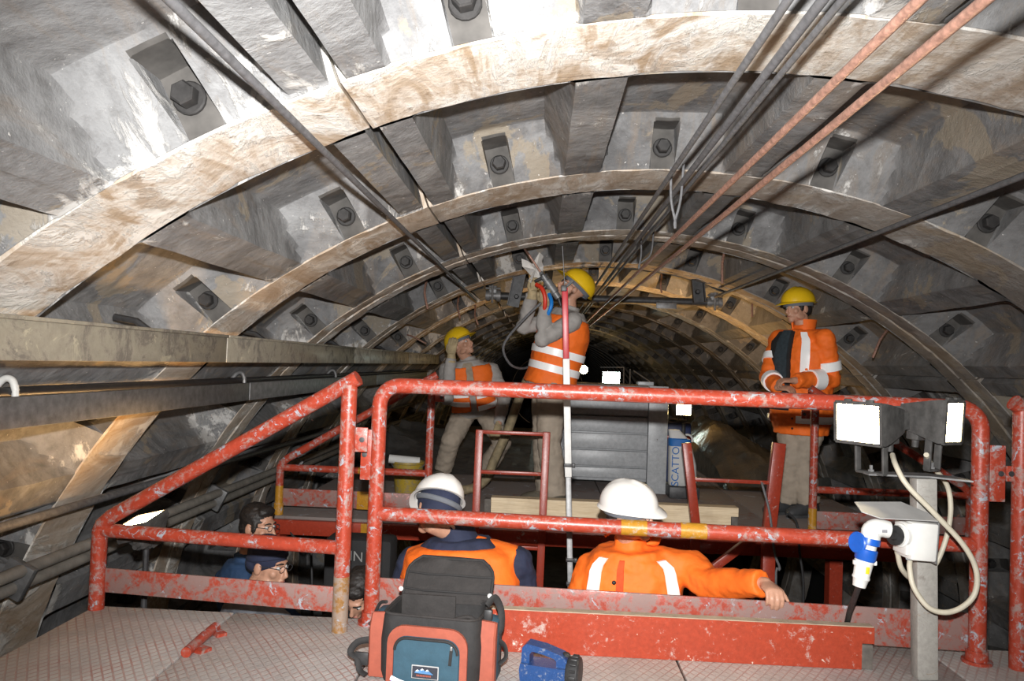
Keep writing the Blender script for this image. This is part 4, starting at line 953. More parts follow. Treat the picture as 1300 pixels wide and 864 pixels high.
# rubble and rags on the left of the far deck
mb = MB(); vs = []; fs = []
for j in range(30):
    for i in range(40):
        u, v = i / 39, j / 29; x = -1.8 + u * 1.75; y = 7.6 + v * 3.0
        z = .008 + (.16 * max(0, 1 - u * 1.1) + .05) * min(1, v * 3) * abs(1 + noise.noise(V((x * 3, y * 3, 9)))) + .04 * abs(noise.noise(V((x * 9, y * 9, 1))))
        if j == 0 or i == 39: z = .006
        vs.append(V((x, y, z)))
for j in range(29):
    for i in range(39): fs.append((j * 40 + i, j * 40 + i + 1, (j + 1) * 40 + i + 1, (j + 1) * 40 + i))
mb.add(vs, fs); tag(mb.build('tarpaulin', simple('grey_tarpaulin', (.06, .06, .058), .7, 0, .5, 8, .6, .02), None, 30), 'crumpled dark grey tarpaulin behind the crouching yellow helmet', 'tarpaulin')
# ------------------------------------------------------------------ people
TMP = bpy.data.scenes.new('sculpt_bench')           # empty side scene: keeps each remesh evaluation small
def remesh(mb, vox, smooth=4, fac=.5):
    me = bpy.data.meshes.new('tmp'); me.from_pydata(mb.v, [], mb.f); o = bpy.data.objects.new('tmp', me); TMP.collection.objects.link(o)
    r = o.modifiers.new('r', 'REMESH'); r.mode = 'VOXEL'; r.voxel_size = vox; r.adaptivity = 0
    if smooth:
        s = o.modifiers.new('s', 'SMOOTH'); s.factor = fac; s.iterations = smooth
    with bpy.context.temp_override(scene=TMP, view_layer=TMP.view_layers[0]):
        dg = bpy.context.evaluated_depsgraph_get(); dg.update()
    m2 = bpy.data.meshes.new_from_object(o.evaluated_get(dg)); bpy.data.objects.remove(o)
    return m2
def mesh_obj(name, me, mat, parent):
    off = V(parent['_o']); me.transform(Matrix.Translation(-off)); me.name = name
    me.materials.clear(); me.materials.append(mat)
    for p_ in me.polygons: p_.use_smooth = True
    o = bpy.data.objects.new(name, me); COL.objects.link(o); o.parent = parent; o['_o'] = off[:]; return o
def wrinkle(me, amp, sc, seed=0):
    me.update()
    dat = [(v.co.copy(), v.normal.copy()) for v in me.vertices]; out = []
    for q, n in dat:
        w_ = noise.noise(V((q.x * sc, q.y * sc, q.z * sc * 1.7 + seed))) + .5 * noise.noise(V((q.x * sc * 2.3, q.y * sc * 2.3, q.z * sc * 3 + seed)))
        out.extend(q + n * (amp * w_))
    me.vertices.foreach_set('co', out); me.update()

m_hairb = simple('black_hair', (.018, .014, .012), .55, 0, .4, 90, .6, .004)
m_eye = simple('eye_white', (.6, .58, .55), .3); m_iris = simple('eye_dark', (.03, .02, .015), .3)
m_lip = simple('lips', (.36, .13, .10), .5)
m_glass = simple('spectacle_frame', (.08, .08, .085), .3, .5)
m_helY = simple('yellow_helmet_shell', (.78, .50, .012), .32, 0, .06, 20, .05)
m_helW = simple('white_helmet_shell', (.82, .80, .76), .32, 0, .04, 20, .05)
m_gjack = simple('grey_work_jacket', (.36, .34, .32), .85, 0, .16, 9, .5, .015)
m_khaki = simple('khaki_trousers', (.36, .30, .235), .85, 0, .2, 9, .5, .015)
m_navy = simple('navy_cloth', (.018, .024, .055), .85, 0, .25, 9, .5, .015)
m_boot = simple('dirty_boot', (.10, .085, .06), .8, 0, .4, 18)
m_boot2 = simple('dark_boot', (.05, .052, .055), .7, 0, .4, 18)
m_glove = simple('dusty_leather_glove', (.42, .33, .19), .85, 0, .25, 25)
m_sweat = simple('grey_blue_sweater', (.13, .14, .16), .85, 0, .15, 12)
m_bjack = simple('blue_jacket', (.02, .055, .13), .8, 0, .2, 9)
m_black = simple('black_cloth', (.018, .018, .019), .85, 0, .3, 10)
m_grime = simple('dark_shirt', (.03, .045, .055), .85, 0, .3, 40)

def hand(mb, wr, d, n, side, curl=(28, 38, 25), inf=0.0, sc=1.0):
    """palm and five fingers; d: wrist to fingertips, n: where the palm faces, side: +1 thumb along d x n"""
    d = V(d).normalized(); n = V(n); n = (n - n.dot(d) * d).normalized(); s = d.cross(n) * side
    wr = V(wr)
    def rg(c, a, b): return [c + s * (a * math.cos(2 * PI * i / 12)) + n * (b * math.sin(2 * PI * i / 12)) for i in range(12)]
    mb.loft([rg(wr - d * .02, .026 + inf, .020 + inf), rg(wr + d * .01 * sc, .029 + inf, .019 + inf), rg(wr + d * .04 * sc, .038 + inf, .017 + inf), rg(wr + d * .075 * sc, .041 + inf, .015 + inf), rg(wr + d * .092 * sc, .036 + inf, .011 + inf)])
    for off, L, spr in ((.030, .072, .10), (.0105, .080, .03), (-.0095, .075, -.03), (-.029, .058, -.10)):
        b = wr + d * .084 * sc + s * off * sc; dd = (d + s * spr).normalized(); pts = [b - dd * .02]; ang = 0; pos = b; pts.append(pos)
        for L2, c in zip((.45, .32, .26), curl):
            ang += math.radians(c); dr = dd * math.cos(ang) + n * math.sin(ang); pos = pos + dr * (L * L2 * sc); pts.append(pos)
        mb.tube(pts, [.0095 + inf, .0095 + inf, .0088 + inf, .0082 + inf, .0068 + inf], 8, rnd=True)
    b = wr + d * .025 * sc + s * .026; d1 = (d * .62 + s * .62 + n * .35).normalized(); d2 = (d * .85 + s * .18 + n * .45).normalized()
    mb.tube([b - d1 * .015, b + d1 * .035 * sc, b + d1 * .035 * sc + d2 * .03 * sc, b + d1 * .035 * sc + d2 * .052 * sc], [.013 + inf, .011 + inf, .0098 + inf, .0078 + inf], 8, rnd=True)

class Person:
    TW = [(-.10, .12, .10), (0, .168, .122), (.22, .155, .112), (.48, .165, .12), (.70, .182, .125), (.86, .165, .105), (.95, .11, .085), (1.0, .075, .07)]
    def __init__(s, label, head, hf, hu, neck, pelvis, shL, shR, floor=0.0, sw=1.0, sd=1.0, group=None):
        s.C = V(head); s.hf = V(hf).normalized(); hu = V(hu); s.hu = (hu - hu.dot(s.hf) * s.hf).normalized(); s.hl = s.hu.cross(s.hf)
        s.neck = V(neck); s.pel = V(pelvis); s.shL = V(shL); s.shR = V(shR); s.sw = sw; s.sd = sd
        s.u = (s.neck - s.pel).normalized(); s.len = (s.neck - s.pel).length
        l = (s.shL - s.shR); s.s = (l - l.dot(s.u) * s.u).normalized(); s.f = s.s.cross(s.u)
        s.floor = floor
        s.t = thing('person', label, 'person', (s.pel.x, s.pel.y, floor), group)
        s.arms = []; s.legs = []
    def prof(s, t):
        T = s.TW; t = max(T[0][0], min(T[-1][0], t))
        for a, b in zip(T, T[1:]):
            if t <= b[0]:
                k = (t - a[0]) / (b[0] - a[0]); k = k * k * (3 - 2 * k); return a[1] + (b[1] - a[1]) * k, a[2] + (b[2] - a[2]) * k
        return T[-1][1:]
    def tp(s, t, th, inf=0.0):                            # point on the torso: t up the spine, th degrees from the left side towards the front
        w_, d_ = s.prof(t); th = math.radians(th); c, q = math.cos(th), math.sin(th)
        return s.pel + s.u * (s.len * t) + s.s * ((w_ * s.sw + inf) * math.copysign(abs(c) ** .85, c)) + s.f * ((d_ * s.sd + inf) * math.copysign(abs(q) ** .85, q))
    def torso(s, mb, t0, t1, inf=0.0, n=24, k=14, flare=0.0):
        mb.loft([[s.tp(t0 + (t1 - t0) * i / k, 360 * j / n, inf + flare * (1 - i / k)) for j in range(n)] for i in range(k + 1)])
    def patch(s, t0, t1, th0, th1, inf, thick=.006, n=12, k=8, slant=0.0):
        mb = MB(); rows = []
        for i in range(k + 1):
            t = t0 + (t1 - t0) * i / k
            o = [s.tp(t + slant * j / n, th0 + (th1 - th0) * j / n, inf) for j in range(n + 1)]; b = [s.tp(t + slant * j / n, th0 + (th1 - th0) * j / n, inf - thick) for j in reversed(range(n + 1))]
            rows.append(o + b)
        mb.loft(rows); return mb
    def H(s, x, y, z): return s.C + s.hl * x + s.hf * y + s.hu * z
    def arm(s, sh, el, wr, d=None, n=(0, 0, -1), side=1, curl=(28, 38, 25)):
        sh, el, wr = V(sh), V(el), V(wr); s.arms.append((sh, el, wr, V(d) if d is not None else (wr - el), V(n), side, curl))
    def leg(s, hip, kn, an, foot):
        s.legs.append((V(hip), V(kn), V(an), V(foot).normalized()))
    def stand(s, foot, spread=.10, bend=0.0, toe=None):
        for sg in (1, -1):
            h = s.pel + s.s * (.09 * sg) - s.u * .02; an = V((h.x + s.s.x * sg * spread * .3, h.y + s.s.y * sg * spread * .3, s.floor + .09)); kn = (h + an) / 2 + V(foot).normalized() * bend
            s.leg(h, kn, an, foot)
    def head_rot(s): return Matrix((s.hl, s.hf, s.hu)).transposed()
    def body(s, skin=None, vox=.0058, hands=True):
        mb = MB(); q = s.head_rot()
        def E(c, r): mb.ell(s.H(*c), r, q, 16, 10)
        E((0, -.012, .035), (.074, .094, .086)); E((0, .028, -.028), (.060, .066, .082)); E((0, .072, -.094), (.026, .024, .020)); E((0, .078, .026), (.050, .018, .013))
        E((0, .092, -.066), (.024, .011, .010)); E((.040, .062, -.026), (.022, .022, .024)); E((-.040, .062, -.026), (.022, .022, .024)); E((.052, .02, -.07), (.014, .04, .022)); E((-.052, .02, -.07), (.014, .04, .022))
        mb.tube([s.H(0, .088, .018), s.H(0, .104, -.012), s.H(0, .114, -.034), s.H(0, .100, -.044)], [.008, .010, .0135, .012], 10, rnd=True)
        for sg in (1, -1): E((sg * .078, -.008, -.012), (.011, .022, .033))
        mb.tube([s.H(0, -.02, -.02), s.H(0, -.022, -.075), s.neck + s.u * .0, s.neck - s.u * .06], [.058, .056, .058, .060], 14)
        s.torso(mb, -.10, .93, -.018)
        for sh, el, wr, d, n, sd, curl in s.arms:
            mb.tube([s.neck - s.u * .05, s.neck.lerp(sh, .6) - s.u * .02, sh], [.045, .045, .05], 12)
            mb.tube([sh, sh.lerp(el, .4), el, el.lerp(wr, .35), wr], [.054, .050, .041, .042, .028], 12, rnd=True)
            if hands: hand(mb, wr, d, n, sd, curl)
        for hip, kn, an, ft in s.legs:
            mb.tube([hip + s.u * .05, hip, hip.lerp(kn, .5), kn, kn.lerp(an, .35), an], [.08, .085, .072, .056, .055, .038], 12, rnd=True)
            mb.tube([an - V((0, 0, .03)) - ft * .03, an - V((0, 0, .05)) + ft * .06, an - V((0, 0, .065)) + ft * .15], [.036, .036, .022], 10, rnd=True)
        o = mesh_obj('body', remesh(mb, vox, 3, .5), skin or m_skin, s.t)
        # eyes, brows and mouth
        for sg in (1, -1):
            mb = MB(); mb.ell(s.H(sg * .030, .080, .004), (.013, .012, .009), q, 12, 8); mb.ell(s.H(sg * .030 , .0885, .004), (.0055, .005, .006), q, 10, 7, 1); mb.build('eye', [m_eye, m_iris], s.t)
            mb = MB(); mb.tube([s.H(sg * .012, .095, .025), s.H(sg * .03, .095, .030), s.H(sg * .05, .080, .024)], [.004, .0045, .003], 6); mb.build('eyebrow', m_hairb, s.t)
        mb = MB(); mb.ell(s.H(0, .098, -.064), (.021, .007, .0045), q, 12, 7); mb.build('mouth', m_lip, s.t)
        return o
    def hair(s, mat=None, full=True):
        mb = MB(); q = s.head_rot()
        mb.ell(s.H(0, -.022, .046), (.083, .098, .088), q, 20, 12); mb.ell(s.H(0, -.050, -.01), (.076, .066, .066), q, 18, 10)
        for sg in (1, -1): mb.ell(s.H(sg * .070, .022, .0), (.010, .020, .032), q, 10, 8)
        if full: mb.ell(s.H(0, .045, .088), (.062, .042, .034), q, 14, 8)
        me = remesh(mb, .007, 2); wrinkle(me, .004, 45); return mesh_obj('hair', me, mat or m_hairb, s.t)
    def jacket(s, mat, t0=-.06, t1=1.0, inf=.022, flare=.0, name='jacket', sleeve=1.0, cuff=.0, collar=True, vox=.0095, wr_amp=.006):
        mb = MB(); s.torso(mb, t0, t1, inf, flare=flare)
        for sh, el, wr, d, n, sd, curl in s.arms:
            mb.tube([s.neck - s.u * .06, s.neck.lerp(sh, .6) - s.u * .025, sh], [.06, .068 * sleeve, .072 * sleeve], 14)
            e = el.lerp(wr, 1 - cuff - .04)
            mb.tube([sh, sh.lerp(el, .4), el, el.lerp(e, .4), e], [.076 * sleeve, .070 * sleeve, .066 * sleeve, .060 * sleeve, .050 * sleeve], 14, rnd=False)
            mb.ell(sh, (.075 * sleeve,) * 3); mb.ell(el, (.066 * sleeve,) * 3)
        if collar: mb.loft([[s.neck - s.u * .05 + (s.s * math.cos(2 * PI * i / 18) * r_ + s.f * (math.sin(2 * PI * i / 18) * r_)) + s.u * h_ for i in range(18)] for h_, r_ in ((0, .085), (.05, .075), (.085, .072))])
        me = remesh(mb, vox, 5); wrinkle(me, wr_amp, 14, s.C.x * 9); return mesh_obj(name, me, mat, s.t)
    def trousers(s, mat, t1=.18, k=1.0, vox=.010):
        mb = MB(); s.torso(mb, -.10, t1, .008)
        for hip, kn, an, ft in s.legs:
            e = kn.lerp(an, .96)
            mb.tube([hip + s.u * .06, hip, hip.lerp(kn, .5), kn, kn.lerp(e, .5), e], [.10 * k, .108 * k, .098 * k, .084 * k, .082 * k, .080 * k], 14)
            mb.ell(kn, (.084 * k,) * 3)
        me = remesh(mb, vox, 4); wrinkle(me, .008, 13, 3 + s.C.x); return mesh_obj('trousers', me, mat, s.t)
    def boots(s, mat):
        for hip, kn, an, ft in s.legs:
            x = ft.cross(V((0, 0, 1))).normalized(); mb = MB(); z = s.floor
            def rg(yy, w_, zb, zt): return [V((an.x, an.y, z)) + ft * yy + x * (w_ * math.cos(a)) + V((0, 0, zb + (zt - zb) * (.5 + .5 * math.sin(a)))) for a in [2 * PI * i / 14 for i in range(14)]]
            mb.loft([rg(-.085, .02, .02, .06), rg(-.07, .042, .004, .12), rg(-.02, .046, .004, .17), rg(.05, .046, .004, .15), rg(.10, .050, .004, .10), rg(.16, .050, .004, .085), rg(.20, .036, .006, .065), rg(.215, .012, .015, .05)])
            b = mb.build('boot', mat, s.t, 50)
            mb = MB(); mb.loft([[V((an.x, an.y, z)) + ft * (.065 + .150 * math.cos(a)) + x * (.053 * math.sin(a)) + V((0, 0, h_)) for a in [2 * PI * i / 18 for i in range(18)]] for h_ in (0.002, .022)]); mb.build('sole', m_boot2, b)
    def sleeve_band(s, i, t0, t1, seg, inf=.006, sleeve=1.0, parent=None, mat=None, name='reflective_band'):
        sh, el, wr = s.arms[i][:3]; a, b = (sh, el) if seg == 0 else (el, wr)
        r0, r1 = (.080, .074) if seg == 0 else (.071, .056)
        mb = MB(); mb.tube([a.lerp(b, t0), a.lerp(b, (t0 + t1) / 2), a.lerp(b, t1)], [(r0 + (r1 - r0) * t_) * sleeve + inf for t_ in (t0, (t0 + t1) / 2, t1)], 20); return mb.build(name, mat or m_retro, parent or s.t)
    def band(s, t0, t1, inf, parent, mat=None, name='reflective_band', th=(0, 360)):
        if th == (0, 360):
            mb = MB(); s.torso(mb, t0, t1, inf, 32, 3)
        else: mb = s.patch(t0, t1, th[0], th[1], inf)
        return mb.build(name, mat or m_retro, parent)
    def vest(s, mat, t0=.0, t1=.95, inf=.034, name='hi_vis_vest', flare=.01, shoulder=0.0):
        mb = MB(); s.torso(mb, t0, t1, inf, 32, 16, flare)
        if shoulder:
            for q in s.arms: mb.tube([s.neck - s.u * .07, s.neck.lerp(q[0], .6 * shoulder) - s.u * .03, s.neck.lerp(q[0], shoulder) - s.u * .01], [.075, .086, .092], 16)
        me = remesh(mb, .011, 3); wrinkle(me, .005, 12, 5); return mesh_obj(name, me, mat, s.t)
    def helmet(s, mat, tilt=0.0, up=.045, fwd=.0, peak=.055, band=True):
        hq = Matrix.Rotation(tilt, 3, s.hl)                # tilt > 0: peak goes down
        f, u, l = hq @ s.hf, hq @ s.hu, s.hl; o = s.C + s.hu * up + s.hf * fwd
        n, k = 36, 10; rings = []
        def pt(a, ph):                                      # a: 0 = front
            A, Bf, Cc = .116, .142, .118
            ca, sa = math.cos(a), math.sin(a); x, y, z = A * sa * math.sin(ph), Bf * ca * math.sin(ph), Cc * math.cos(ph) ** .92 if math.cos(ph) > 0 else 0
            rdg = .008 * math.exp(-(x / .018) ** 2) + .004 * math.exp(-((abs(x) - .045) / .012) ** 2)
            return o + l * x + f * y + u * (z + rdg * math.cos(ph) ** .3 if math.cos(ph) > 0 else z)
        for i in range(1, k + 1): rings.append([pt(2 * PI * j / n, PI / 2 * i / k) for j in range(n)])
        def rim(ex, dz): 
            out = []
            for j in range(n):
                a = 2 * PI * j / n; ca, sa = math.cos(a), math.sin(a); e = ex + (peak * max(0, ca) ** 2.2 if ex > 0 else 0)
                out.append(o + l * ((.116 + ex) * sa) + f * (.142 * ca + e * ca) + u * (dz - (.018 * max(0, ca) ** 3 if ex > 0 else 0)))
            return out
        rings += [rim(.010, -.006), rim(.012, -.010), rim(-.004, -.008)]
        rings += [[o + (p - o) * .955 for p in r] for r in reversed(rings[:k])]
        mb = MB(); mb.loft(rings, True); h = mb.build('helmet', mat, s.t, 50)
        if band:
            mb = MB(); hb = [[o + l * (.102 * math.sin(a)) + f * (.122 * math.cos(a)) + u * z for a in [2 * PI * j / 28 for j in range(28)]] for z in (-.035, .01)]
            mb.loft(hb, False); mb.loft([[o + (p - o) * .97 for p in r] for r in hb], False); mb.build('head_band', m_sweat, h)
        return h, o, f, u, l
    def glasses(s):
        mb = MB(); 
        for sg in (1, -1):
            mb.tube([s.H(sg * .032 + .022 * math.cos(a), .106, .004 + .016 * math.sin(a)) for a in [2 * PI * i / 14 for i in range(15)]], .0018, 6)
            mb.tube([s.H(sg * .054, .104, .008), s.H(sg * .074, .06, .010), s.H(sg * .084, -.01, .005)], .0018, 6)
        mb.tube([s.H(-.010, .108, .006), s.H(.010, .108, .006)], .0018, 6)
        mb.build('glasses', m_glass, s.t)

# ---- 1 driller, seen from his left side, drilling overhead
D = 6.1
p = Person('driller in grey jacket, orange vest and yellow helmet, holding the drill up to the crown', P(727, 367, D), (-.78, -.12, .55), (.52, .02, .85), P(723, 394, D), P(697, 492, D), P(727, 408, D - .19), P(712, 406, D + .19), 0, 1.0, 1.35)
p.arm(p.shL, P(689, 430, D - .27), P(692, 387, D - .24), d=(-.06, .05, 1), n=(.2, .95, .0), side=1, curl=(45, 50, 30))
p.arm(p.shR, P(665, 414, D + .10), P(676, 372, D - .05), d=(.10, -.1, 1), n=(.5, -.8, .0), side=-1, curl=(45, 50, 30))
for sg in (1, -1):
    hip = p.pel + p.s * (.10 * sg); an = P(700 + sg * 6, 632, D - sg * .12); an.z = .09; p.leg(hip, P(694 + sg * 3, 560, D - sg * .11), an, (-1, -.15 * sg, 0))
p.body(); p.glasses()
p.jacket(m_gjack, inf=.024); p.trousers(m_khaki, k=1.12); p.boots(m_boot)
v_ = p.vest(m_orange, .02, .90, .036); p.band(.20, .29, .050, v_); p.band(.40, .49, .050, v_)
p.helmet(m_helY, -.12, .050, -.018)
for i in (0, 1):
    mb = MB(); a = p.arms[i]; hand(mb, a[2], a[3], a[4], a[5], a[6], .004, 1.05); mb.tube([a[2] - a[3].normalized() * .05, a[2] + a[3].normalized() * .02], [.045, .036], 14); mesh_obj('glove', remesh(mb, .005, 2), m_glove, p.t)

# the drill in his hands
dt = thing('drill', 'pneumatic injection drill with copper lance held against the crown', 'drill', P(700, 380, D - .2))
Yd = D - .17; tip = P(672, 324, Yd); ba = P(686, 345, Yd); bb = P(709, 378, Yd); ax_ = (bb - ba).normalized()
mb = MB(); mb.tube([tip + (tip - ba) * .55 + V((0, .22, .02)), tip, ba.lerp(bb, .1)], .0085, 10); mb.build('lance', m_copper, dt)
L_ = (bb - ba).length
mb = MB(); mb.lathe(ba, ax_, [(0, .012), (.015, .018), (.03, .018), (.032, .026), (L_ * .35, .026), (L_ * .36, .036), (L_ * .8, .036), (L_ * .82, .028), (L_, .026), (L_ + .004, .016)], 16); mb.build('cylinder', m_steel, dt)
mb = MB(); h0 = ba.lerp(bb, .45); mb.tube([h0 + V((-.02, 0, -.02)), P(690, 366, Yd), P(688, 374, Yd)], [.018, .017, .016], 10); mb.build('grip', m_dsteel, dt)
mb = MB(); h0 = ba.lerp(bb, .2); mb.tube([h0, P(679, 357, Yd - .02)], [.014, .012], 10); mb.box(h0, (.05, .05, .05), bev=.01); mb.build('valve', m_dsteel, dt)
mb = MB(); mb.tube([bb, P(712, 388, Yd)], [.018, .012], 10); mb.build('chuck', m_bcable, dt)
mb = MB(); mb.tube(curve_pts([P(681, 361, Yd - .08), P(688, 366, Yd - .12), P(692, 378, Yd - .13), P(691, 396, Yd - .10), P(688, 412, Yd - .02)], 5), .017, 10); mb.build('red_hose', simple('red_hose', (.60, .035, .012), .45, 0, .1), dt)
mb = MB(); mb.tube(curve_pts([P(697, 373, Yd - .08), P(700, 382, Yd - .12), P(699, 391, Yd - .13), P(694, 402, Yd - .10), P(691, 412, Yd - .04)], 5), .015, 10); mb.build('blue_hose', simple('blue_hose', (.01, .20, .62), .45, 0, .1), dt)
m_rag = simple('white_rag', (.60, .58, .55), .85, 0, .1, 14, .5, .01)
mb = MB(); vs = []; fs = []
outl = [(662, 328), (670, 331), (676, 335), (680, 328), (685, 320), (690, 325), (688, 332), (690, 338), (689, 346), (696, 352), (696, 359), (688, 357), (682, 352), (678, 352), (674, 359), (670, 356), (674, 350), (668, 343), (663, 338)]
cen = P(680, 342, Yd + .05); ring_ = [P(u, v, Yd + .05 + .025 * math.sin(i * 2.1)) for i, (u, v) in enumerate(outl)]
vs = ring_ + [cen.lerp(q, .5) + V((0, .02 * math.cos(i * 1.7) - .015, 0)) for i, q in enumerate(ring_)] + [cen]; n_ = len(ring_)
fs = [(i, (i + 1) % n_, n_ + (i + 1) % n_, n_ + i) for i in range(n_)] + [(n_ + i, n_ + (i + 1) % n_, 2 * n_) for i in range(n_)]
mb.add(vs, fs); mb.add([q + V((0, .006, 0)) for q in vs], [tuple(reversed(f_)) for f_ in fs]); tag(mb.build('rag', m_rag), 'torn white rag wrapped round the drill lance', 'rag')

# ---- 2 looking up with a gloved hand on his helmet
D = 7.2
p = Person('crouching man in grey jacket and open orange vest, gloved hand on his yellow helmet', P(586, 437, D - .05), (.72, -.46, .36), (-.42, .05, .9), P(594, 457, D), P(603, 523, D + .05), P(624, 470, D + .02), P(567, 470, D - .02), 0, 1.08, 1.1)
p.arm(p.shR, P(567, 505, D - .22), P(573, 452, D - .24), d=(.05, .05, 1), n=(.25, 1, .1), side=1, curl=(12, 18, 14))
p.arm(p.shL, P(640, 505, D - .05), P(633, 538, D - .26), n=(-.6, .2, -.5), side=1, curl=(30, 40, 20))
p.leg(p.pel - p.s * .10, P(572, 560, D - .12), V((P(562, 598, D).x, D + .02, .09)), (-.35, -1, 0))
p.leg(p.pel + p.s * .10, P(637, 562, D - .12), V((P(614, 600, D).x, D + .05, .09)), (-.1, -1, 0))
p.body(); p.jacket(m_gjack, inf=.022); p.trousers(m_khaki, k=1.05); p.boots(m_boot)
for th0, th1, lb in ((-60, 85, 'left'), (95, 240, 'right')):
    mb = p.patch(.06, .90, th0, th1, .040, .02, 16, 14); me = remesh(mb, .010, 2); wrinkle(me, .004, 12); v_ = mesh_obj('vest_half', me, m_orange, p.t)
    p.patch(.34, .45, th0 + 2, th1 - 2, .052, .01, 14, 3, slant=(.05 if th0 < 0 else -.05) * -1).build('reflective_band', m_retro, v_)
    p.patch(.16, .25, th0 + 2, th1 - 2, .052, .01, 14, 3, slant=(.10 if th0 < 0 else -.10) * -1).build('reflective_band', m_retro, v_)
p.helmet(m_helY, -.10, .048, -.02)
mb = MB(); a = p.arms[0]; hand(mb, a[2], a[3], a[4], a[5], a[6], .004, 1.08); mb.tube([a[2] - a[3].normalized() * .06, a[2] + a[3].normalized() * .02], [.048, .036], 14); mesh_obj('glove', remesh(mb, .005, 2), m_glove, p.t)
mb = MB(); a = p.arms[1]; hand(mb, a[2], a[3], a[4], a[5], a[6], .004, 1.05); mesh_obj('glove', remesh(mb, .006, 2), m_glove, p.t)
mb = p.patch(.45, .97, 80, 106, .026, .01, 8, 6); mb.build('shirt_front', simple('beige_shirt', (.33, .27, .2), .85), p.t)

# ---- 3 standing at the right in an open orange jacket
D = 6.2
p = Person('standing man in open orange hi vis jacket and yellow helmet, looking to the left', P(1013, 391, D), (-.90, -.42, -.06), (-.05, 0, 1), P(1020, 418, D), P(1017, 532, D), P(1047, 431, D - .20), P(990, 431, D + .14), 0, 1.10, 1.15)
p.arm(p.shL, P(1055, 481, D - .17), P(1008, 483, D - .34), d=(-1, -.1, .0), n=(0, .3, -1), side=-1, curl=(35, 45, 30))
p.arm(p.shR, P(976, 478, D + .02), P(988, 492, D - .24), d=(.7, -.7, 0), n=(.3, .3, -1), side=1, curl=(35, 45, 30))
for sg, uu in ((1, 1024), (-1, 1000)):
    an = P(uu, 634, D); an.z = .09; an.y = D - .05 * sg; p.leg(p.pel + p.s * (.09 * sg), P((uu + 1012) / 2, 585, D - .04), an, (-.95, -.45, 0))
p.body(); p.hair()
j_ = p.jacket(m_orange, -.16, .99, .040, .03, sleeve=1.12, wr_amp=.008)
p.trousers(m_khaki, .1, 1.15); p.boots(m_boot2)
p.sleeve_band(0, .55, .78, 0, .006, 1.12, j_); p.sleeve_band(0, .30, .55, 1, .008, 1.12, j_); p.sleeve_band(1, .45, .62, 0, .004, 1.12, j_); p.sleeve_band(1, .30, .5, 1, .008, 1.12, j_)
p.patch(.50, .96, 48, 66, .052, .012, 6, 12).build('brace_stripe', m_retro, j_); p.patch(.50, .80, 132, 150, .052, .012, 6, 12).build('brace_stripe', m_retro, j_)
p.band(.40, .47, .052, j_, th=(-60, 60)); p.band(.40, .47, .052, j_, th=(130, 240))
p.band(-.03, .05, .074, j_, th=(-80, 70)); p.band(-.03, .05, .074, j_, th=(125, 200))
p.patch(.10, .97, 84, 136, .070, .04, 14, 16).build('jacket_lining', m_black, j_)
p.patch(.30, .98, 88, 108, .077, .03, 8, 10).build('dark_shirt', m_grime, p.t)
# turned-up collar
mb = MB(); cr = []
for h_, r_ in ((-.03, .085), (.03, .092), (.075, .100)):
    a_ = [math.radians(125 + 290 * i / 20) for i in range(21)]
    o_ = [p.neck + p.u * h_ + p.s * (math.cos(a) * r_) + p.f * (math.sin(a) * r_) for a in a_]; i_ = [p.neck + p.u * h_ + p.s * (math.cos(a) * (r_ - .012)) + p.f * (math.sin(a) * (r_ - .012)) for a in reversed(a_)]
    cr.append(o_ + i_)
mb.loft(cr); mb.build('collar', m_orange, j_)
for t_ in (-.09, .02): 
    mb = MB(); mb.ell(p.tp(t_, 76, .075), (.009, .009, .009)); mb.build('snap', m_bcable, j_)
p.helmet(m_helY, .0, .048, -.005)

# ---- 4 back view, white helmet, orange vest over navy jacket, in the gap
D = 3.75; FL = -1.25
p = Person('man seen from behind in white helmet and orange vest, down in the gap', P(553, 645, D - .02), (-.55, .72, -.30), (.30, .30, .9), P(584, 678, D), V((P(590, 800, D).x, D - .02, -.42)), P(524, 716, D + .04), P(655, 714, D - .02), FL, 1.38, 1.35)
p.arm(p.shL, V((p.shL.x - .09, D + .10, -.18)), V((p.shL.x + .02, D + .30, -.10)), n=(1, 0, 0), side=1)
p.arm(p.shR, V((p.shR.x + .08, D + .10, -.20)), V((p.shR.x - .04, D + .30, -.12)), n=(-1, 0, 0), side=-1)
p.stand((-.4, .9, 0)); p.body(vox=.0075)
p.jacket(m_navy, -.06, .98, .02, wr_amp=.008, sleeve=1.1); p.trousers(m_navy); p.boots(m_boot2)
v_ = p.vest(m_orange, .05, .93, .040, shoulder=.97)
h_, o_, f_, u_, l_ = p.helmet(m_helW, .08, .050, .0, .05, band=False)
mb = MB(); q = p.head_rot(); mb.ell(p.H(0, -.016, .032), (.098, .124, .092), q, 22, 14); mb.ell(p.H(0, -.045, -.02), (.090, .086, .070), q, 18, 10)
mesh_obj('navy_head_sock', remesh(mb, .008, 3), m_navy, p.t)
mb = MB(); mb.tube([p.H(math.sin(a) * .094, math.cos(a) * .112 - .026, -.070 + .02 * math.cos(a)) for a in [PI * .35 + PI * 1.3 * i / 20 for i in range(21)]], .007, 8); mb.build('sock_hem', m_cream, p.t)
mb = MB(); mb.tube([p.H(math.sin(a) * .104, math.cos(a) * .128 - .018, .022 + .02 * math.cos(a)) for a in [PI * .4 + PI * 1.2 * i / 20 for i in range(21)]], .013, 8, ell=.6); mb.build('grey_sock_band', m_sweat, p.t)
mb = MB(); mb.tube([p.neck - p.u * .05, p.neck + (p.C - p.neck) * .35, p.neck + (p.C - p.neck) * .62], [.10, .082, .078], 16); mesh_obj('jacket_collar', remesh(mb, .009, 3), m_navy, p.t)
mb = MB(); mb.ell(o_ + u_ * .118 - f_ * .035 + l_ * -.02, (.014, .012, .006)); mb.build('red_mark', m_red_clean, h_)

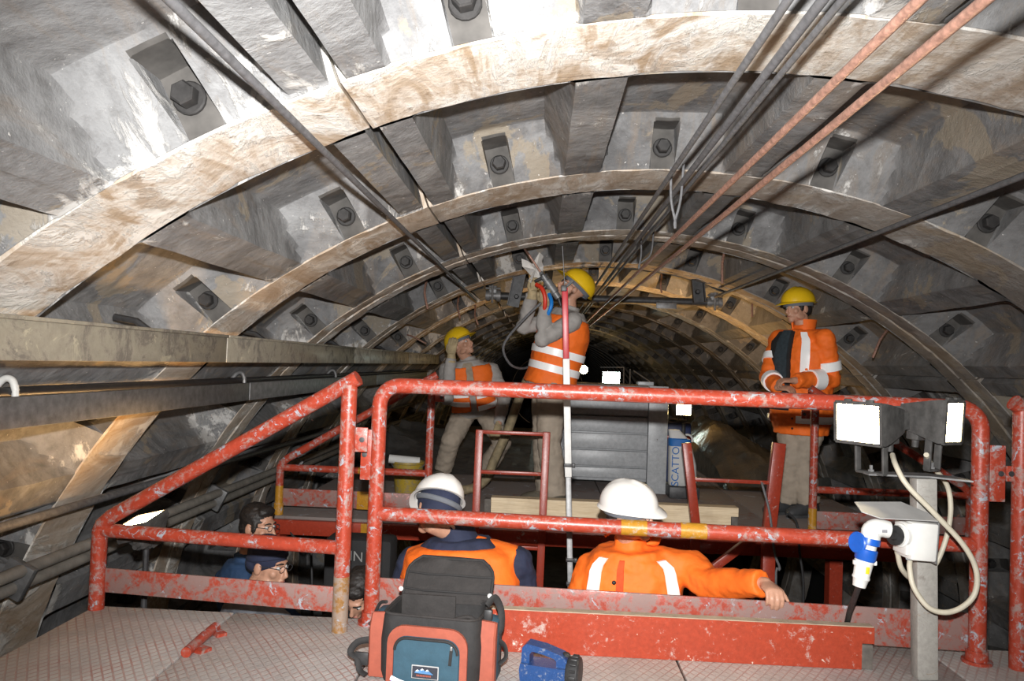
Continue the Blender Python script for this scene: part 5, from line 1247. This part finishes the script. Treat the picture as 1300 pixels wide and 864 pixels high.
# ---- 5 white helmet, orange jacket, hand on the toe board
D = 3.72
p = Person('man in white helmet and orange hi vis jacket gripping the toe board', P(800, 653, D - .06), (.80, -.55, .02), (-.10, -.08, 1), P(800, 688, D), V((P(805, 800, D).x, D + .02, -.42)), P(878, 722, D - .05), P(752, 724, D + .05), FL, 1.15, 1.2)
p.arm(p.shL, P(900, 742, 3.56), V((.955, 3.285, .230)), d=(.12, -1, -.08), n=(0, -.1, -1), side=1, curl=(52, 42, 18))
p.arm(p.shR, V((p.shR.x - .10, D - .02, -.15)), V((p.shR.x + .0, D - .22, -.22)), n=(1, 0, 0), side=1)
p.stand((.3, -1, 0)); p.body(vox=.0055); p.hair(full=False); p.glasses()
j_ = p.jacket(m_orange, -.06, .97, .034, .0, sleeve=1.15, wr_amp=.008)
p.trousers(m_navy); p.boots(m_boot2)
def proj_strip(u0, u1, v0, v1, par):                       # brace stripes lying on the front of the jacket
    pass
p.patch(.42, .935, 117, 133, .050, .012, 6, 12).build('brace_stripe', m_retro, j_); p.patch(.42, .925, 28, 46, .050, .012, 6, 12).build('brace_stripe', m_retro, j_)
mb = p.patch(.40, .93, 92, 98, .048, .010, 4, 10); mb.build('zip_placket', simple('dark_orange_placket', (.62, .07, .008), .8), j_)
mb = MB(); mb.ell(p.tp(.80, 100, .050), (.010, .008, .010)); mb.build('snap', m_bcable, j_)
# hood behind the neck
mb = MB(); hr = []
for i in range(13):
    a = PI * (-.25 + 1.2 * i / 12) ; hr.append(p.neck + p.s * (math.cos(a) * .12) - p.f * (math.sin(a) * .085) + p.u * (.012 + .05 * math.sin(max(0, a))))
mb.tube(hr, [.010 + .026 * math.sin(PI * i / 12) for i in range(13)], 10, rnd=True); me = remesh(mb, .009, 3); mesh_obj('hood', me, m_orange, j_)
p.helmet(m_helW, .05, .045, -.005, .035)

# ---- 6 navy beanie and glasses, low behind the sloping rail
D = 3.95
p = Person('man in navy beanie and glasses, seen in profile below the sloping handrail', P(341, 716, D), (.93, -.28, -.12), (.12, 0, .98), P(322, 750, D), V((P(322, 800, D).x, D + .02, -.70)), P(352, 792, D - .17), P(300, 788, D + .17), FL, 1.05, 1.1)
p.arm(p.shL, V((p.shL.x + .05, D - .22, -.48)), V((p.shL.x + .28, D - .18, -.45)), n=(0, .4, -1), side=-1); p.arm(p.shR, V((p.shR.x - .02, D + .22, -.48)), V((p.shR.x + .25, D + .18, -.45)), n=(0, -.4, -1), side=1)
p.stand((1, 0, 0), bend=.10); p.body(); p.jacket(m_sweat, -.05, .98, .022, name='sweater'); p.trousers(m_navy); p.boots(m_boot2); p.glasses()
mb = MB(); q = p.head_rot(); mb.ell(p.H(0, -.018, .052), (.088, .106, .100), q, 20, 12); mb.ell(p.H(0, -.06, .0), (.080, .062, .055), q, 18, 10); me = remesh(mb, .007, 3); mesh_obj('beanie', me, m_navy, p.t)
mb = MB(); cf = [p.H(math.sin(a) * .086, math.cos(a) * .10 - .016, .038 + .028 * math.cos(a)) for a in [2 * PI * i / 28 for i in range(29)]]; mb.tube(cf, .014, 8, ell=.6); mb.build('beanie_cuff', m_navy, p.t)

# ---- 7 dark haired man in a blue jacket behind him
D = 4.45
p = Person('dark haired man in blue jacket, his head above the beanie wearer', P(328, 667, D), (.93, -.30, -.05), (.05, 0, 1), P(314, 708, D), V((P(314, 800, D).x, D, -.52)), P(344, 738, D - .20), P(288, 735, D + .18), FL, 1.0, 1.05)
p.arm(p.shL, V((p.shL.x + .06, D - .25, -.28)), V((p.shL.x + .16, D - .12, -.42)), n=(0, .4, -1), side=-1); p.arm(p.shR, V((p.shR.x - .03, D + .22, -.30)), V((p.shR.x + .24, D + .18, -.32)), n=(0, -.4, -1), side=1)
p.stand((1, 0, 0), bend=.04); p.body(); p.hair(); p.glasses(); p.jacket(m_bjack, -.05, .98, .024); p.trousers(m_navy); p.boots(m_boot2)

# ---- 8 dark head in the gap between the two near posts
D = 4.0
p = Person('dark haired man in black jacket, low in the slot between the two near posts', P(456, 752, D), (-.20, -.70, -.68), (0, -.55, .8), P(453, 772, D + .10), V((P(452, 790, D).x, D + .22, -.68)), P(500, 800, D + .10), P(412, 798, D + .10), FL, .95, 1.0)
p.arm(p.shL, V((p.shL.x + .06, D, -.55)), V((p.shL.x - .04, D - .18, -.62)), n=(-1, 0, 0), side=1); p.arm(p.shR, V((p.shR.x - .06, D, -.55)), V((p.shR.x + .04, D - .18, -.62)), n=(1, 0, 0), side=-1)
p.stand((0, -1, 0), bend=.12); p.body(vox=.008); p.hair(); p.jacket(m_black, -.05, .98, .022); p.trousers(m_navy); p.boots(m_boot2)
c = P(453, 706, 4.75); tb = thing('tool_case', 'black tool case with a pale mark in the slot behind the dark head', 'case', V((c.x, c.y + .1, -1.25)))
mb = MB(); mb.box((c.x, c.y + .12, (c.z + .10 - 1.25) / 2), (.42, .22, c.z + .10 + 1.25), bev=.03); mb.build('case_body', m_black, tb)
text_mesh('pale_mark', 'IN', .085, (c.x - .005, c.y + .008, c.z - .005), (1, 0, -.1), (0, 0, 1), simple('pale_print', (.25, .25, .24), .6), tb)
bpy.data.scenes.remove(TMP)
for o in bpy.data.objects:
    if '_o' in o: del o['_o']
